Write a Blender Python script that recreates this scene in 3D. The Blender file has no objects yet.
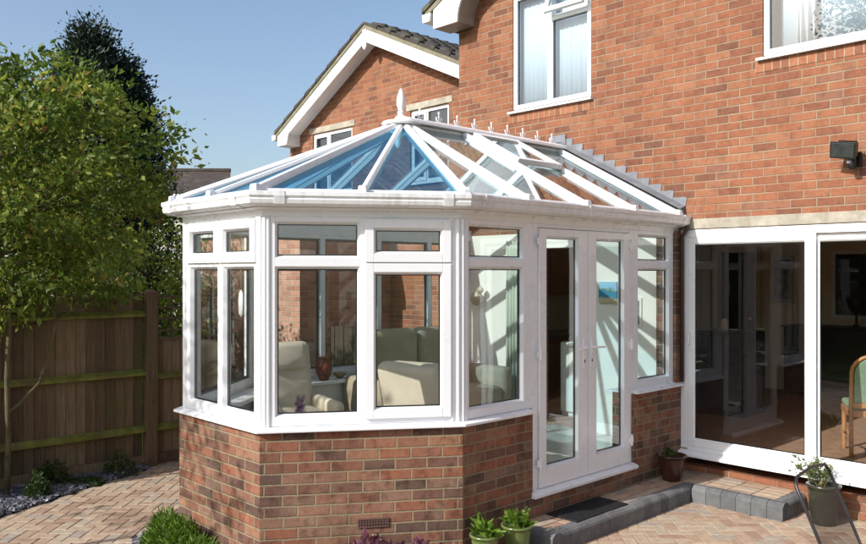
import bpy, bmesh, math, random
import numpy as np
from mathutils import Vector, Matrix
random.seed(7); rng=np.random.default_rng(7)
S=bpy.context.scene; C=S.collection
R=math.radians
# ------------------------------------------------------------------ helpers
def tag(o,label=None,cat=None,group=None,kind=None):
    if label: o['label']=label
    if cat: o['category']=cat
    if group: o['group']=group
    if kind: o['kind']=kind
    return o
def empty(name,loc,label,cat,group=None,rz=0):
    o=bpy.data.objects.new(name,None); C.objects.link(o); o.location=loc; o.rotation_euler=(0,0,rz)
    o.empty_display_size=.1
    return tag(o,label,cat,group)
class MB:
    def __init__(s): s.v=[]; s.f=[]; s.m=[]; s.a=[]
    def quadbox(s,P,mi=0,val=None):      # 8 points: bottom 4 ccw, top 4 ccw
        i=len(s.v); s.v+= [tuple(p) for p in P]
        for f in ((3,2,1,0),(4,5,6,7),(0,1,5,4),(1,2,6,5),(2,3,7,6),(3,0,4,7)):
            s.f.append(tuple(i+k for k in f)); s.m.append(mi); s.a.append(random.random() if val is None else val)
    def box(s,x0,x1,y0,y1,z0,z1,mi=0,val=None):
        s.quadbox([(x0,y0,z0),(x1,y0,z0),(x1,y1,z0),(x0,y1,z0),(x0,y0,z1),(x1,y0,z1),(x1,y1,z1),(x0,y1,z1)],mi,val)
    def poly(s,pts,mi=0,val=0.5):
        i=len(s.v); s.v+=[tuple(p) for p in pts]; s.f.append(tuple(range(i,i+len(pts)))); s.m.append(mi); s.a.append(val)
    def prism(s,pts,ext,mi=0):          # planar polygon pushed along ext
        n=len(pts); i=len(s.v); e=Vector(ext)
        s.v+=[tuple(p) for p in pts]+[tuple(Vector(p)+e) for p in pts]
        fs=[tuple(range(i+n-1,i-1,-1)),tuple(range(i+n,i+2*n))]+[(i+k,i+(k+1)%n,i+n+(k+1)%n,i+n+k) for k in range(n)]
        for f in fs: s.f.append(f); s.m.append(mi); s.a.append(.5)
    def tube(s,pts,r,n=8,mi=0,cap=True):
        pts=[Vector(p) for p in pts]; rs=r if isinstance(r,(list,tuple)) else [r]*len(pts)
        i0=len(s.v); prev=None
        for k,p in enumerate(pts):
            d=(pts[min(k+1,len(pts)-1)]-pts[max(k-1,0)]).normalized()
            if prev is None:
                a=d.orthogonal().normalized()
            else:
                a=(prev-d*prev.dot(d)); a=a.normalized() if a.length>1e-6 else d.orthogonal().normalized()
            prev=a; b=d.cross(a)
            for j in range(n):
                t=2*math.pi*j/n; s.v.append(tuple(p+(a*math.cos(t)+b*math.sin(t))*rs[k]))
        for k in range(len(pts)-1):
            for j in range(n):
                s.f.append((i0+k*n+j,i0+k*n+(j+1)%n,i0+(k+1)*n+(j+1)%n,i0+(k+1)*n+j)); s.m.append(mi); s.a.append(.5)
        if cap:
            s.f.append(tuple(i0+j for j in range(n-1,-1,-1))); s.f.append(tuple(i0+(len(pts)-1)*n+j for j in range(n)))
            s.m+=[mi,mi]; s.a+=[.5,.5]
    def lathe(s,prof,c=(0,0,0),n=28,mi=0,sx=1,sy=1):
        i0=len(s.v)
        for (r,z) in prof:
            for j in range(n):
                t=2*math.pi*j/n; s.v.append((c[0]+r*math.cos(t)*sx,c[1]+r*math.sin(t)*sy,c[2]+z))
        for k in range(len(prof)-1):
            for j in range(n):
                s.f.append((i0+k*n+j,i0+k*n+(j+1)%n,i0+(k+1)*n+(j+1)%n,i0+(k+1)*n+j)); s.m.append(mi); s.a.append(.5)
        s.f.append(tuple(i0+j for j in range(n-1,-1,-1))); s.f.append(tuple(i0+(len(prof)-1)*n+j for j in range(n)))
        s.m+=[mi,mi]; s.a+=[.5,.5]
    def build(s,name,mats,parent=None,bevel=0,smooth=False,uv=False,sub=0,seg=2):
        me=bpy.data.meshes.new(name); me.from_pydata(s.v,[],s.f)
        mats=mats if isinstance(mats,(list,tuple)) else [mats]
        for m in mats: me.materials.append(m)
        me.polygons.foreach_set('material_index',s.m)
        at=me.attributes.new('tint','FLOAT','FACE'); at.data.foreach_set('value',[float(a) for a in s.a])
        me.update()
        if uv: walluv(me)
        if smooth: me.polygons.foreach_set('use_smooth',[True]*len(me.polygons))
        o=bpy.data.objects.new(name,me); C.objects.link(o)
        if parent:
            o.parent=parent; 
            # geometry is given in world space for parts of unrotated roots
            o.matrix_parent_inverse=Matrix.Translation(-rootloc(parent))
        if bevel:
            b=o.modifiers.new('b','BEVEL'); b.width=bevel; b.segments=seg; b.limit_method='ANGLE'; b.angle_limit=R(40)
            b.harden_normals=False
        if sub:
            u=o.modifiers.new('s','SUBSURF'); u.levels=sub; u.render_levels=sub
        return o
def rootloc(p):
    # accumulated world location of an (unrotated) parent chain
    if p.type=='EMPTY': return Vector(p.location)
    return Vector((0,0,0))
def walluv(me):
    uvl=me.uv_layers.new(name='UVMap')
    for p in me.polygons:
        n=p.normal
        if abs(n.z)>.8: t=Vector((1,0,0)); w=Vector((0,1,0))
        else:
            t=Vector((-n.y,n.x,0)).normalized(); w=Vector((0,0,1))
        for li in p.loop_indices:
            co=me.vertices[me.loops[li].vertex_index].co
            uvl.data[li].uv=(co.dot(t),co.dot(w))
def local(o,parent):   # part whose geometry is in the parent's own frame
    o.parent=parent; o.matrix_parent_inverse=Matrix.Identity(4); return o
# ------------------------------------------------------------------ materials
def newmat(name):
    m=bpy.data.materials.new(name); m.use_nodes=True; nt=m.node_tree; nt.nodes.clear()
    out=nt.nodes.new('ShaderNodeOutputMaterial'); return m,nt,out
def N(nt,t,**k):
    n=nt.nodes.new(t)
    for a,b in k.items():
        if a.startswith('i_'): n.inputs[a[2:].replace('_',' ')].default_value=b
        else: setattr(n,a,b)
    return n
def mth(nt,op,a,b=None,c=None):
    n=nt.nodes.new('ShaderNodeMath'); n.operation=op
    for i,x in enumerate((a,b,c)):
        if x is None: continue
        if isinstance(x,(int,float)): n.inputs[i].default_value=x
        else: nt.links.new(x,n.inputs[i])
    return n.outputs[0]
def ramp(nt,fac,stops,interp='LINEAR'):
    n=nt.nodes.new('ShaderNodeValToRGB'); n.color_ramp.interpolation=interp; e=n.color_ramp.elements
    while len(e)<len(stops): e.new(.5)
    for x,(p,c) in zip(e,stops): x.position=p; x.color=(*c,1)
    nt.links.new(fac,n.inputs[0]); return n.outputs[0]
def mixc(nt,f,a,b,mode='MIX'):
    n=nt.nodes.new('ShaderNodeMix'); n.data_type='RGBA'; n.blend_type=mode
    for x,i in ((f,0),(a,6),(b,7)):
        if isinstance(x,(int,float)): n.inputs[i].default_value=x
        elif isinstance(x,tuple): n.inputs[i].default_value=(*x,1)
        else: nt.links.new(x,n.inputs[i])
    return n.outputs[2]
def noise(nt,scale,detail=4,rough=.55,vec=None,dim='3D'):
    n=nt.nodes.new('ShaderNodeTexNoise'); n.inputs['Scale'].default_value=scale; n.inputs['Detail'].default_value=detail; n.inputs['Roughness'].default_value=rough
    if vec is None:
        g=nt.nodes.new('ShaderNodeNewGeometry'); vec=g.outputs['Position']
    nt.links.new(vec,n.inputs['Vector']); return n.outputs[0]
def bsdf(nt,out,col,rough=.5,spec=.5,bump=None,bd=.01,bs=1,metal=0,trans=None):
    p=nt.nodes.new('ShaderNodeBsdfPrincipled')
    if isinstance(col,tuple): p.inputs['Base Color'].default_value=(*col,1)
    else: nt.links.new(col,p.inputs['Base Color'])
    if isinstance(rough,(int,float)): p.inputs['Roughness'].default_value=rough
    else: nt.links.new(rough,p.inputs['Roughness'])
    p.inputs['Specular IOR Level'].default_value=spec; p.inputs['Metallic'].default_value=metal
    if bump is not None:
        b=nt.nodes.new('ShaderNodeBump'); b.inputs['Distance'].default_value=bd; b.inputs['Strength'].default_value=bs
        nt.links.new(bump,b.inputs['Height']); nt.links.new(b.outputs[0],p.inputs['Normal'])
    if trans is not None:
        t=nt.nodes.new('ShaderNodeBsdfTranslucent')
        if isinstance(col,tuple): t.inputs[0].default_value=(*col,1)
        else: nt.links.new(col,t.inputs[0])
        mx=nt.nodes.new('ShaderNodeMixShader'); mx.inputs[0].default_value=trans
        nt.links.new(p.outputs[0],mx.inputs[1]); nt.links.new(t.outputs[0],mx.inputs[2]); nt.links.new(mx.outputs[0],out.inputs[0])
    else: nt.links.new(p.outputs[0],out.inputs[0])
    return p
def plain(name,col,rough=.5,var=.12,scale=6,bump=0,spec=.5,metal=0,bscale=60,dirt=None):
    m,nt,out=newmat(name)
    f=noise(nt,scale,5)
    lo=tuple(c*(1-var) for c in col); hi=tuple(min(1,c*(1+var)) for c in col)
    c=ramp(nt,f,[(.3,lo),(.7,hi)])
    if dirt:
        g=noise(nt,dirt[1],6,.7); c=mixc(nt,ramp(nt,g,[(dirt[2],(0,0,0)),(dirt[3],(1,1,1))]),c,dirt[0])
    r=mth(nt,'MULTIPLY_ADD',noise(nt,scale*2,3),.16,rough-.08)
    bsdf(nt,out,c,r,spec,noise(nt,bscale,4) if bump else None,bump or .01,1,metal)
    return m
def brickmat(name,stops,mortar,bw=.225,bh=.075,mo=.0105,seed=0,patch=None,rough=.85,blot=None,mfade=None):
    m,nt,out=newmat(name)
    uv=nt.nodes.new('ShaderNodeUVMap'); uv.uv_map='UVMap'
    sp=nt.nodes.new('ShaderNodeSeparateXYZ'); nt.links.new(uv.outputs[0],sp.inputs[0])
    wob=noise(nt,14,3); wob2=noise(nt,17,3)
    u=mth(nt,'ADD',sp.outputs[0],mth(nt,'MULTIPLY_ADD',wob,.007,20.0)); v=mth(nt,'ADD',sp.outputs[1],mth(nt,'MULTIPLY_ADD',wob2,.006,9.0+seed*.3))
    vr=mth(nt,'DIVIDE',v,bh); row=mth(nt,'FLOOR',vr)
    odd=mth(nt,'MODULO',row,2.0)
    wn0=nt.nodes.new('ShaderNodeTexWhiteNoise'); wn0.noise_dimensions='1D'; nt.links.new(row,wn0.inputs['W'])
    jit=mth(nt,'MULTIPLY',wn0.outputs[0],.10)
    ur=mth(nt,'ADD',mth(nt,'ADD',mth(nt,'DIVIDE',u,bw),mth(nt,'MULTIPLY',odd,.5)),jit); col=mth(nt,'FLOOR',ur)
    fu=mth(nt,'MULTIPLY',mth(nt,'FRACT',ur),bw); fv=mth(nt,'MULTIPLY',mth(nt,'FRACT',vr),bh)
    du=mth(nt,'MINIMUM',fu,mth(nt,'SUBTRACT',bw,fu)); dv=mth(nt,'MINIMUM',fv,mth(nt,'SUBTRACT',bh,fv))
    d=mth(nt,'MINIMUM',du,dv)
    rag=mth(nt,'MULTIPLY',mth(nt,'SUBTRACT',noise(nt,60,3),.5),.007)
    d=mth(nt,'ADD',d,rag)
    mask=mth(nt,'MULTIPLY',mth(nt,'SUBTRACT',d,mo*.38),1/(mo*.3)); mask=mth(nt,'MINIMUM',mth(nt,'MAXIMUM',mask,0.),1.)
    cb=nt.nodes.new('ShaderNodeCombineXYZ'); nt.links.new(col,cb.inputs[0]); nt.links.new(row,cb.inputs[1]); cb.inputs[2].default_value=seed
    wn=nt.nodes.new('ShaderNodeTexWhiteNoise'); wn.noise_dimensions='3D'; nt.links.new(cb.outputs[0],wn.inputs['Vector'])
    bc=ramp(nt,wn.outputs[0],stops)
    inn=noise(nt,28,5,.7); bc=mixc(nt,.55,bc,ramp(nt,inn,[(.25,(.55,.52,.5)),(.5,(1,1,1)),(.8,(1.35,1.3,1.25))]),'MULTIPLY')
    sp2=noise(nt,160,2,.6); bc=mixc(nt,.35,bc,ramp(nt,sp2,[(.35,(.55,.55,.55)),(.5,(1,1,1)),(.7,(1.3,1.3,1.3))]),'MULTIPLY')
    if blot:  # burnt blotches that run inside and across bricks
        bn=noise(nt,9,5,.65); bc=mixc(nt,ramp(nt,bn,[(.50,(0,0,0)),(.66,(.85,.85,.85))]),bc,mixc(nt,1.,bc,blot,'MULTIPLY'))
    if patch: # salt bloom / grime patches
        pn=noise(nt,patch[1],6,.7); bc=mixc(nt,ramp(nt,pn,[(patch[2],(0,0,0)),(patch[3],(.6,.6,.6))]),bc,patch[0])
    mc=mixc(nt,noise(nt,9,4),mortar,tuple(x*.68 for x in mortar))
    if mfade: mc=mixc(nt,ramp(nt,noise(nt,1.3,5,.65),[(.42,(0,0,0)),(.6,(.85,.85,.85))]),mc,mfade)  # mortar patches toned towards brick, painting in shade of recessed joints
    fin=mixc(nt,mask,mc,bc)
    gm=noise(nt,.9,5,.6); fin=mixc(nt,.5,fin,ramp(nt,gm,[(.3,(.78,.76,.74)),(.7,(1.12,1.12,1.12))]),'MULTIPLY')
    mp=nt.nodes.new('ShaderNodeMapping'); mp.inputs['Scale'].default_value=(2.6,2.6,.55); g2=nt.nodes.new('ShaderNodeNewGeometry'); nt.links.new(g2.outputs['Position'],mp.inputs[0])
    fin=mixc(nt,.55,fin,ramp(nt,noise(nt,1.6,6,.7,mp.outputs[0]),[(.32,(.72,.72,.70)),(.5,(1,1,1)),(.72,(1.18,1.15,1.1))]),'MULTIPLY')
    hgt=mth(nt,'ADD',mask,mth(nt,'MULTIPLY',noise(nt,70,4),.35))
    bsdf(nt,out,fin,rough,.25,hgt,.005,.9)
    return m
def glass(name,tint=(.93,.97,.95),refl=1.0,rough=0.0,gcol=(1,1,1)):
    m,nt,out=newmat(name)
    tr=nt.nodes.new('ShaderNodeBsdfTransparent'); tr.inputs[0].default_value=(*tint,1)
    gl=nt.nodes.new('ShaderNodeBsdfGlossy'); gl.inputs['Roughness'].default_value=rough; gl.inputs['Color'].default_value=(*gcol,1)
    w=noise(nt,1.1,1,.3); b=nt.nodes.new('ShaderNodeBump'); b.inputs['Distance'].default_value=.004; b.inputs['Strength'].default_value=1
    nt.links.new(w,b.inputs['Height']); nt.links.new(b.outputs[0],gl.inputs['Normal'])
    g=nt.nodes.new('ShaderNodeNewGeometry'); dp=nt.nodes.new('ShaderNodeVectorMath'); dp.operation='DOT_PRODUCT'
    nt.links.new(g.outputs['Incoming'],dp.inputs[0]); nt.links.new(g.outputs['Normal'],dp.inputs[1])
    c=mth(nt,'ABSOLUTE',dp.outputs['Value']); f0=.05*refl     # Schlick, the same from both faces
    f=mth(nt,'MULTIPLY_ADD',mth(nt,'POWER',mth(nt,'SUBTRACT',1.0,c),4.2),1-f0,f0)
    mx=nt.nodes.new('ShaderNodeMixShader'); nt.links.new(f,mx.inputs[0]); nt.links.new(tr.outputs[0],mx.inputs[1]); nt.links.new(gl.outputs[0],mx.inputs[2])
    nt.links.new(mx.outputs[0],out.inputs[0]); return m
def tinted(name,stops,rough=.7,spec=.3,trans=None,nvar=.3,nscale=25,bump=None,bd=.004,attr='tint'):
    m,nt,out=newmat(name)
    a=nt.nodes.new('ShaderNodeAttribute'); a.attribute_name=attr
    c=ramp(nt,a.outputs['Fac'],stops)
    if nvar:
        n=noise(nt,nscale,5,.65); c=mixc(nt,1.,c,ramp(nt,n,[(.25,(1-nvar,)*3),(.75,(1+nvar*.6,)*3)]),'MULTIPLY')
    bsdf(nt,out,c,rough,spec,noise(nt,bump,4) if bump else None,bd,1,0,trans)
    return m
M={}
M['brick']=brickmat('orange_brick',[(0,(.165,.075,.048)),(.12,(.215,.087,.051)),(.4,(.25,.099,.053)),(.7,(.278,.113,.060)),(.9,(.285,.131,.072)),(1,(.21,.100,.066))],(.35,.275,.19),seed=1,blot=(.70,.68,.70),mfade=(.25,.145,.09))
M['brick2']=brickmat('multi_red_brick',[(0,(.125,.078,.060)),(.2,(.17,.090,.066)),(.4,(.22,.102,.066)),(.62,(.285,.116,.068)),(.75,(.25,.135,.092)),(.88,(.31,.16,.095)),(1,(.19,.13,.10))],(.32,.265,.165),seed=2,patch=((.34,.26,.18),3.2,.54,.76),blot=(.48,.45,.46))
M['brick3']=brickmat('pink_brick',[(0,(.34,.16,.11)),(.5,(.44,.23,.165)),(1,(.50,.29,.21))],(.50,.40,.31),seed=4)
M['upvc']=plain('white_upvc',(.80,.815,.83),.28,.015,2,dirt=((.73,.73,.72),1.3,.5,.95))
def gutmat():
    m,nt,out=newmat('weathered_white_gutter'); mp=nt.nodes.new('ShaderNodeMapping'); mp.inputs['Scale'].default_value=(22,22,3); g=nt.nodes.new('ShaderNodeNewGeometry'); nt.links.new(g.outputs['Position'],mp.inputs[0])
    a=noise(nt,1.2,5,.7,mp.outputs[0]); b=noise(nt,2.2,5,.6)
    c=mixc(nt,ramp(nt,mth(nt,'MULTIPLY',a,mth(nt,'MULTIPLY',b,2.0)),[(.45,(0,0,0)),(.85,(.75,.75,.75))]),(.79,.80,.81),(.50,.50,.46)); bsdf(nt,out,c,.35,.5); return m
M['gut']=gutmat()
M['upvc_d']=plain('white_trim_paint',(.76,.77,.77),.4,.05,3,dirt=((.5,.5,.46),2.2,.55,.9))
M['gasket']=plain('black_rubber',(.012,.012,.012),.5,.1)
M['ceram']=plain('white_plastic',(.82,.82,.82),.25,.03)
M['glass']=glass('window_glass',(.91,.935,.92),1.3)
M['glass_dk']=glass('patio_door_glass',(.86,.87,.84),1.5)
M['glass_up']=glass('upstairs_glass',(.80,.88,.92),2.6)
M['glass_rf']=glass('blue_roof_glass',(.44,.68,.79),5.5,gcol=(.26,.66,.92))
M['glass_rs']=glass('side_roof_glass',(.68,.80,.82),4.5,gcol=(.85,.88,.9))
M['glass_cl']=glass('clear_vase_glass',(.9,.95,.95),1.2)
M['lead']=plain('lead_sheet',(.15,.16,.18),.5,.2,5,.002,dirt=((.28,.29,.31),6,.5,.8),bscale=25)
M['stone']=plain('cream_concrete',(.39,.355,.29),.85,.16,7,.002,.25,dirt=((.22,.20,.15),4,.42,.7))
M['tile_dk']=plain('dark_roof_tile',(.050,.045,.040),.8,.25,4,.004,.3,dirt=((.17,.16,.10),5,.55,.75))
M['tile_br']=plain('brown_roof_tile',(.055,.043,.036),.85,.25,2,.004,.3,dirt=((.18,.15,.10),3,.55,.8))
M['lime']=plain('verge_mortar',(.22,.20,.15),.9,.2,12,.003,.2,dirt=((.14,.15,.06),9,.45,.7))
M['wood']=None
M['plaster']=plain('white_plaster',(.85,.81,.73),.8,.03,2,.0005,.2)
M['cream_wall']=plain('beige_wall',(.74,.66,.54),.85,.05,2)
M['floor_in']=plain('brown_carpet',(.36,.22,.15),.9,.12,12,.002,.1)
M['floor_tile']=None
M['metal_bk']=plain('black_powder_coat',(.02,.021,.022),.38,.15)
M['black']=plain('black_plastic',(.008,.009,.010),.45,.15,10)
M['rubber']=plain('black_rubber_mat',(.012,.012,.014),.65,.2,30,.002)
M['cloth']=plain('net_curtain',(.60,.66,.70),.9,.03,3)
M['beige']=plain('cream_leather',(.60,.52,.41),.55,.1,4,.001,bscale=120)
M['beige_dk']=plain('olive_grey_upholstery',(.37,.30,.21),.75,.12,6,.001)
M['green_fab']=plain('sage_fabric',(.22,.33,.22),.85,.12,40,.001)
M['oak']=plain('golden_oak',(.42,.20,.07),.42,.22,5)
M['brown_wood']=plain('brown_cabinet_wood',(.26,.115,.06),.5,.3,3)
M['olive']=plain('olive_glaze',(.030,.033,.020),.25,.2,5,dirt=((.055,.055,.035),9,.55,.8))
M['greenglz']=plain('moss_green_glaze',(.11,.15,.045),.2,.2,6)
M['brownglz']=plain('brown_glaze',(.050,.019,.012),.12,.25,6)
M['redglz']=plain('red_glaze',(.16,.03,.02),.3,.3,14)
M['soil']=plain('dark_soil',(.05,.035,.025),.95,.3,30,.006,bscale=80)
M['stucco']=plain('pale_render',(.55,.53,.47),.9,.08,2)
M['sand']=plain('joint_sand',(.17,.13,.095),.95,.2,30,.002)
M['bark']=plain('green_grey_bark',(.12,.10,.05),.9,.3,14,.006,.2,bscale=50)
M['bark_d']=plain('dark_bark',(.055,.045,.03),.9,.3,14,.006,.2,bscale=50)
M['trellis']=plain('weathered_trellis',(.09,.062,.036),.85,.25,20)
M['darkint']=plain('dark_cabinet',(.02,.018,.016),.5,.2)
def lawn():
    m,nt,out=newmat('lawn'); n=noise(nt,3,6); c=ramp(nt,n,[(.3,(.04,.07,.018)),(.7,(.08,.12,.03))]); bsdf(nt,out,c,.9,.1,noise(nt,60,4),.03); return m
M['lawn']=lawn()
M['paver']=tinted('block_pavers',[(0,(.33,.22,.155)),(.2,(.38,.265,.19)),(.45,(.42,.31,.22)),(.7,(.45,.345,.245)),(.88,(.41,.335,.255)),(1,(.33,.28,.235))],.85,.2,nvar=.32,nscale=16,bump=90,bd=.003)
M['kerb']=tinted('charcoal_kerb_block',[(0,(.115,.118,.12)),(1,(.185,.185,.18))],.85,.2,nvar=.3,nscale=14,bump=80,bd=.003)
M['slate']=tinted('blue_slate_chips',[(0,(.045,.046,.055)),(.5,(.095,.097,.115)),(.85,(.18,.18,.205)),(1,(.34,.34,.36))],.55,.5,nvar=.3,nscale=40)
def fencewood():
    m,nt,out=newmat('brown_fence_timber')
    a=nt.nodes.new('ShaderNodeAttribute'); a.attribute_name='tint'
    c=ramp(nt,a.outputs['Fac'],[(0,(.10,.068,.040)),(.5,(.165,.112,.067)),(1,(.25,.175,.108))])
    mp=nt.nodes.new('ShaderNodeMapping'); mp.inputs['Scale'].default_value=(30,30,1.2); g=nt.nodes.new('ShaderNodeNewGeometry'); nt.links.new(g.outputs['Position'],mp.inputs[0])
    gr=noise(nt,3,6,.7,mp.outputs[0]); c=mixc(nt,1.,c,ramp(nt,gr,[(.3,(.55,.55,.55)),(.7,(1.35,1.3,1.25))]),'MULTIPLY')
    al=noise(nt,2.2,5,.6); c=mixc(nt,ramp(nt,al,[(.48,(0,0,0)),(.75,(.55,.55,.55))]),c,(.10,.11,.03))
    bsdf(nt,out,c,.85,.15,gr,.002); return m
M['wood']=fencewood()
M['moss']=plain('mossy_rail',(.16,.17,.035),.9,.35,9,.003,.15,dirt=((.15,.105,.05),3.5,.46,.66))  # moss, its colour brightened to stand in for sun along the rails
def floortile():
    m,nt,out=newmat('cream_floor_tile')
    g=nt.nodes.new('ShaderNodeNewGeometry'); b=nt.nodes.new('ShaderNodeTexBrick'); nt.links.new(g.outputs['Position'],b.inputs['Vector'])
    b.offset=0; b.inputs['Color1'].default_value=(.62,.58,.5,1); b.inputs['Color2'].default_value=(.56,.52,.45,1); b.inputs['Mortar'].default_value=(.35,.32,.28,1)
    b.inputs['Scale'].default_value=1; b.inputs['Mortar Size'].default_value=.004; b.inputs['Brick Width'].default_value=.4; b.inputs['Row Height'].default_value=.4
    bsdf(nt,out,b.outputs[0],.25,.5); return m
M['floor_tile']=floortile()
leaf=lambda n,st,tr=.35,r=.5: tinted(n,st,r,.35,tr,0)
M['leaf_a']=leaf('maple_leaf',[(0,(.06,.11,.016)),(.35,(.13,.19,.024)),(.68,(.23,.29,.038)),(.88,(.42,.42,.07)),(.95,(.38,.30,.08)),(1,(.30,.14,.055))],.5)
M['leaf_b']=leaf('conifer_leaf',[(0,(.012,.022,.014)),(.6,(.024,.040,.022)),(1,(.05,.062,.03))],.15)
M['leaf_c']=leaf('shrub_leaf',[(0,(.03,.055,.014)),(.6,(.06,.095,.022)),(1,(.11,.14,.035))])
M['leaf_g']=leaf('bright_green_leaf',[(0,(.06,.12,.012)),(.6,(.14,.25,.025)),(1,(.27,.38,.07))],.4)
M['leaf_p']=leaf('purple_leaf',[(0,(.06,.018,.032)),(.5,(.15,.055,.08)),(.8,(.28,.14,.17)),(1,(.42,.28,.30))],.3)
M['leaf_v']=leaf('variegated_leaf',[(0,(.06,.11,.02)),(.5,(.14,.20,.05)),(.75,(.26,.30,.13)),(1,(.45,.45,.3))],.35)
M['petal']=leaf('pink_petal',[(0,(.5,.06,.15)),(.5,(.6,.25,.4)),(.8,(.25,.1,.45)),(1,(.1,.2,.05))],.3)
# ------------------------------------------------------------------ foliage
def leaves(name,cent,outd,size,mat,parent=None,droop=.3,aspect=.5,spread=.9,tints=None,fold=.25):
    """cent: Nx3 leaf base points, outd: Nx3 rough directions; each leaf = 2 bent quads-ish (4 verts, 2 tris)"""
    n=len(cent); cent=np.asarray(cent,float)
    d=np.asarray(outd,float)+rng.normal(0,spread,(n,3)); d[:,2]-=droop
    d/=np.linalg.norm(d,axis=1)[:,None]+1e-9
    r=rng.normal(0,1,(n,3)); r[:,2]*=.45
    s=np.cross(d,r); s/=np.linalg.norm(s,axis=1)[:,None]+1e-9
    up=np.cross(s,d)
    L=size*(.45+1.0*rng.random(n)**1.3)[:,None]; W=L*aspect*.5
    a=cent; b=cent+d*L*.45+s*W+up*L*fold*.3; c=cent+d*L-up*L*fold*.4; e=cent+d*L*.45-s*W+up*L*fold*.3
    V=np.stack([a,b,c,e],1).reshape(-1,3)
    F=np.arange(n)*4
    me=bpy.data.meshes.new(name)
    me.vertices.add(4*n); me.vertices.foreach_set('co',V.ravel())
    tri=np.stack([F,F+1,F+2,F,F+2,F+3],1).ravel()
    me.loops.add(6*n); me.loops.foreach_set('vertex_index',tri.astype(np.int32))
    me.polygons.add(2*n); me.polygons.foreach_set('loop_start',(np.arange(2*n)*3).astype(np.int32))
    me.materials.append(mat)
    if tints is None: tints=rng.beta(2,2.4,n)
    at=me.attributes.new('tint','FLOAT','FACE'); at.data.foreach_set('value',np.repeat(np.clip(tints,0,1),2).astype(np.float32))
    me.update(calc_edges=True)
    o=bpy.data.objects.new(name,me); C.objects.link(o)
    if parent: o.parent=parent; o.matrix_parent_inverse=Matrix.Translation(-rootloc(parent))
    return o
def crown_clusters(c,rad,n,shell=.55,rough=.22,zmin=None):
    """random cluster centres in a lumpy ellipsoid"""
    out=[]; lob=rng.normal(0,1,(9,3)); lob/=np.linalg.norm(lob,axis=1)[:,None]; amp=rng.uniform(-.5,1,9)*rough
    while len(out)<n:
        d=rng.normal(0,1,3); d/=np.linalg.norm(d)
        k=1+sum(a*max(0,d@l)**3*2 for a,l in zip(amp,lob))
        r=(shell+(1-shell)*rng.random()**.7) if rng.random()<.75 else rng.random()**.5
        p=np.array(c)+d*np.array(rad)*k*r
        if zmin is not None and p[2]<zmin: continue
        out.append(p)
    return np.array(out)
def tree(name,label,cat,base,c,rad,ncl,nlf,size,mat,bark,r0=.09,group=None,clr=.28,zmin=None,droop=.35,aspect=.5,shell=.55,nlimb=26,rough=.22,flat=.5,extra=None,segs=None):
    root=empty(name,base,label,cat,group)
    cl=crown_clusters(c,rad,ncl,shell,rough,zmin)
    if extra is not None: cl=np.vstack([cl,np.array(extra)])
    b=Vector(base); cc=Vector(c)
    mb=MB(); top=cc+Vector((0,0,rad[2]*.55)); pts=[]
    for k in range(9):
        t=k/8; p=b.lerp(top,t)+Vector((math.sin(t*5+b.x)*.05*rad[0],math.cos(t*4+b.y)*.05*rad[0],0)) if k else b
        pts.append(p)
    mb.tube(pts,[r0*(1.25 if k==0 else 1)*(1-.85*k/8) for k in range(9)],8)
    mb.build('trunk',bark,root,smooth=True)
    mb=MB()
    for i in list(rng.choice(len(cl),min(nlimb,len(cl)),replace=False))+(list(range(len(cl)-len(extra),len(cl))) if extra is not None else []):
        e=Vector(cl[i]); h=max(.18,min(.95,(e.z-b.z-.35*(e-Vector((b.x,b.y,e.z))).length)/(top.z-b.z)))
        k=min(7,int(h*8)); s=pts[k].lerp(pts[k+1],h*8-k)
        mid=s.lerp(e,.5)+Vector((0,0,-.08*(e-s).length+.1*random.random()))
        rr=r0*.42*(1-h*.6)
        mb.tube([s,s.lerp(mid,.6),mid,mid.lerp(e,.55),e],[rr,rr*.8,rr*.6,rr*.4,rr*.18],5)
    mb.build('limbs',bark,root,smooth=True)
    k=nlf
    cen=np.repeat(cl,k,0); off=np.clip(rng.normal(0,1,(len(cen),3)),-1.7,1.7)*np.array([1,1,flat])*clr*rng.uniform(.5,1.1,(len(cen),1))
    P=cen+off; od=(P-np.array(c))/np.array(rad); 
    ct=np.repeat(rng.normal(.0,.14,len(cl)),k)
    leaves('crown',P,od*.8,size,mat,root,droop,aspect,tints=rng.beta(2,2.6,len(P))+ct)
    return root
# ------------------------------------------------------------------ camera, light, world
TH=46.339
cam=bpy.data.cameras.new('camera'); co=bpy.data.objects.new('camera',cam); C.objects.link(co); S.camera=co
co.location=(3.979,-7.156,2.05); co.rotation_euler=(R(90),0,R(TH)); cam.sensor_width=36; cam.lens=804.5*36/866; cam.shift_y=.0012; cam.clip_end=2000; cam.clip_start=.05
AZ,EL=R(8.7),R(32.5)
sv=Vector((-math.sin(AZ)*math.cos(EL),-math.cos(AZ)*math.cos(EL),math.sin(EL)))
sl=bpy.data.lights.new('sun','SUN'); sl.energy=4.3; sl.angle=R(.5); sl.color=(1,.975,.94)
so=bpy.data.objects.new('sun',sl); C.objects.link(so); so.rotation_euler=sv.to_track_quat('Z','Y').to_euler()
w=bpy.data.worlds.new('World'); S.world=w; w.use_nodes=True; nt=w.node_tree; nt.nodes.clear()
sky=nt.nodes.new('ShaderNodeTexSky'); sky.sky_type='NISHITA'; sky.sun_disc=False; sky.sun_elevation=EL; sky.sun_rotation=R(180)+AZ; sky.air_density=1.0; sky.dust_density=2.6; sky.ozone_density=1.2; sky.altitude=50
bg=nt.nodes.new('ShaderNodeBackground'); bg.inputs[1].default_value=.15; wo=nt.nodes.new('ShaderNodeOutputWorld')
nt.links.new(sky.outputs[0],bg.inputs[0]); nt.links.new(bg.outputs[0],wo.inputs[0])
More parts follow.
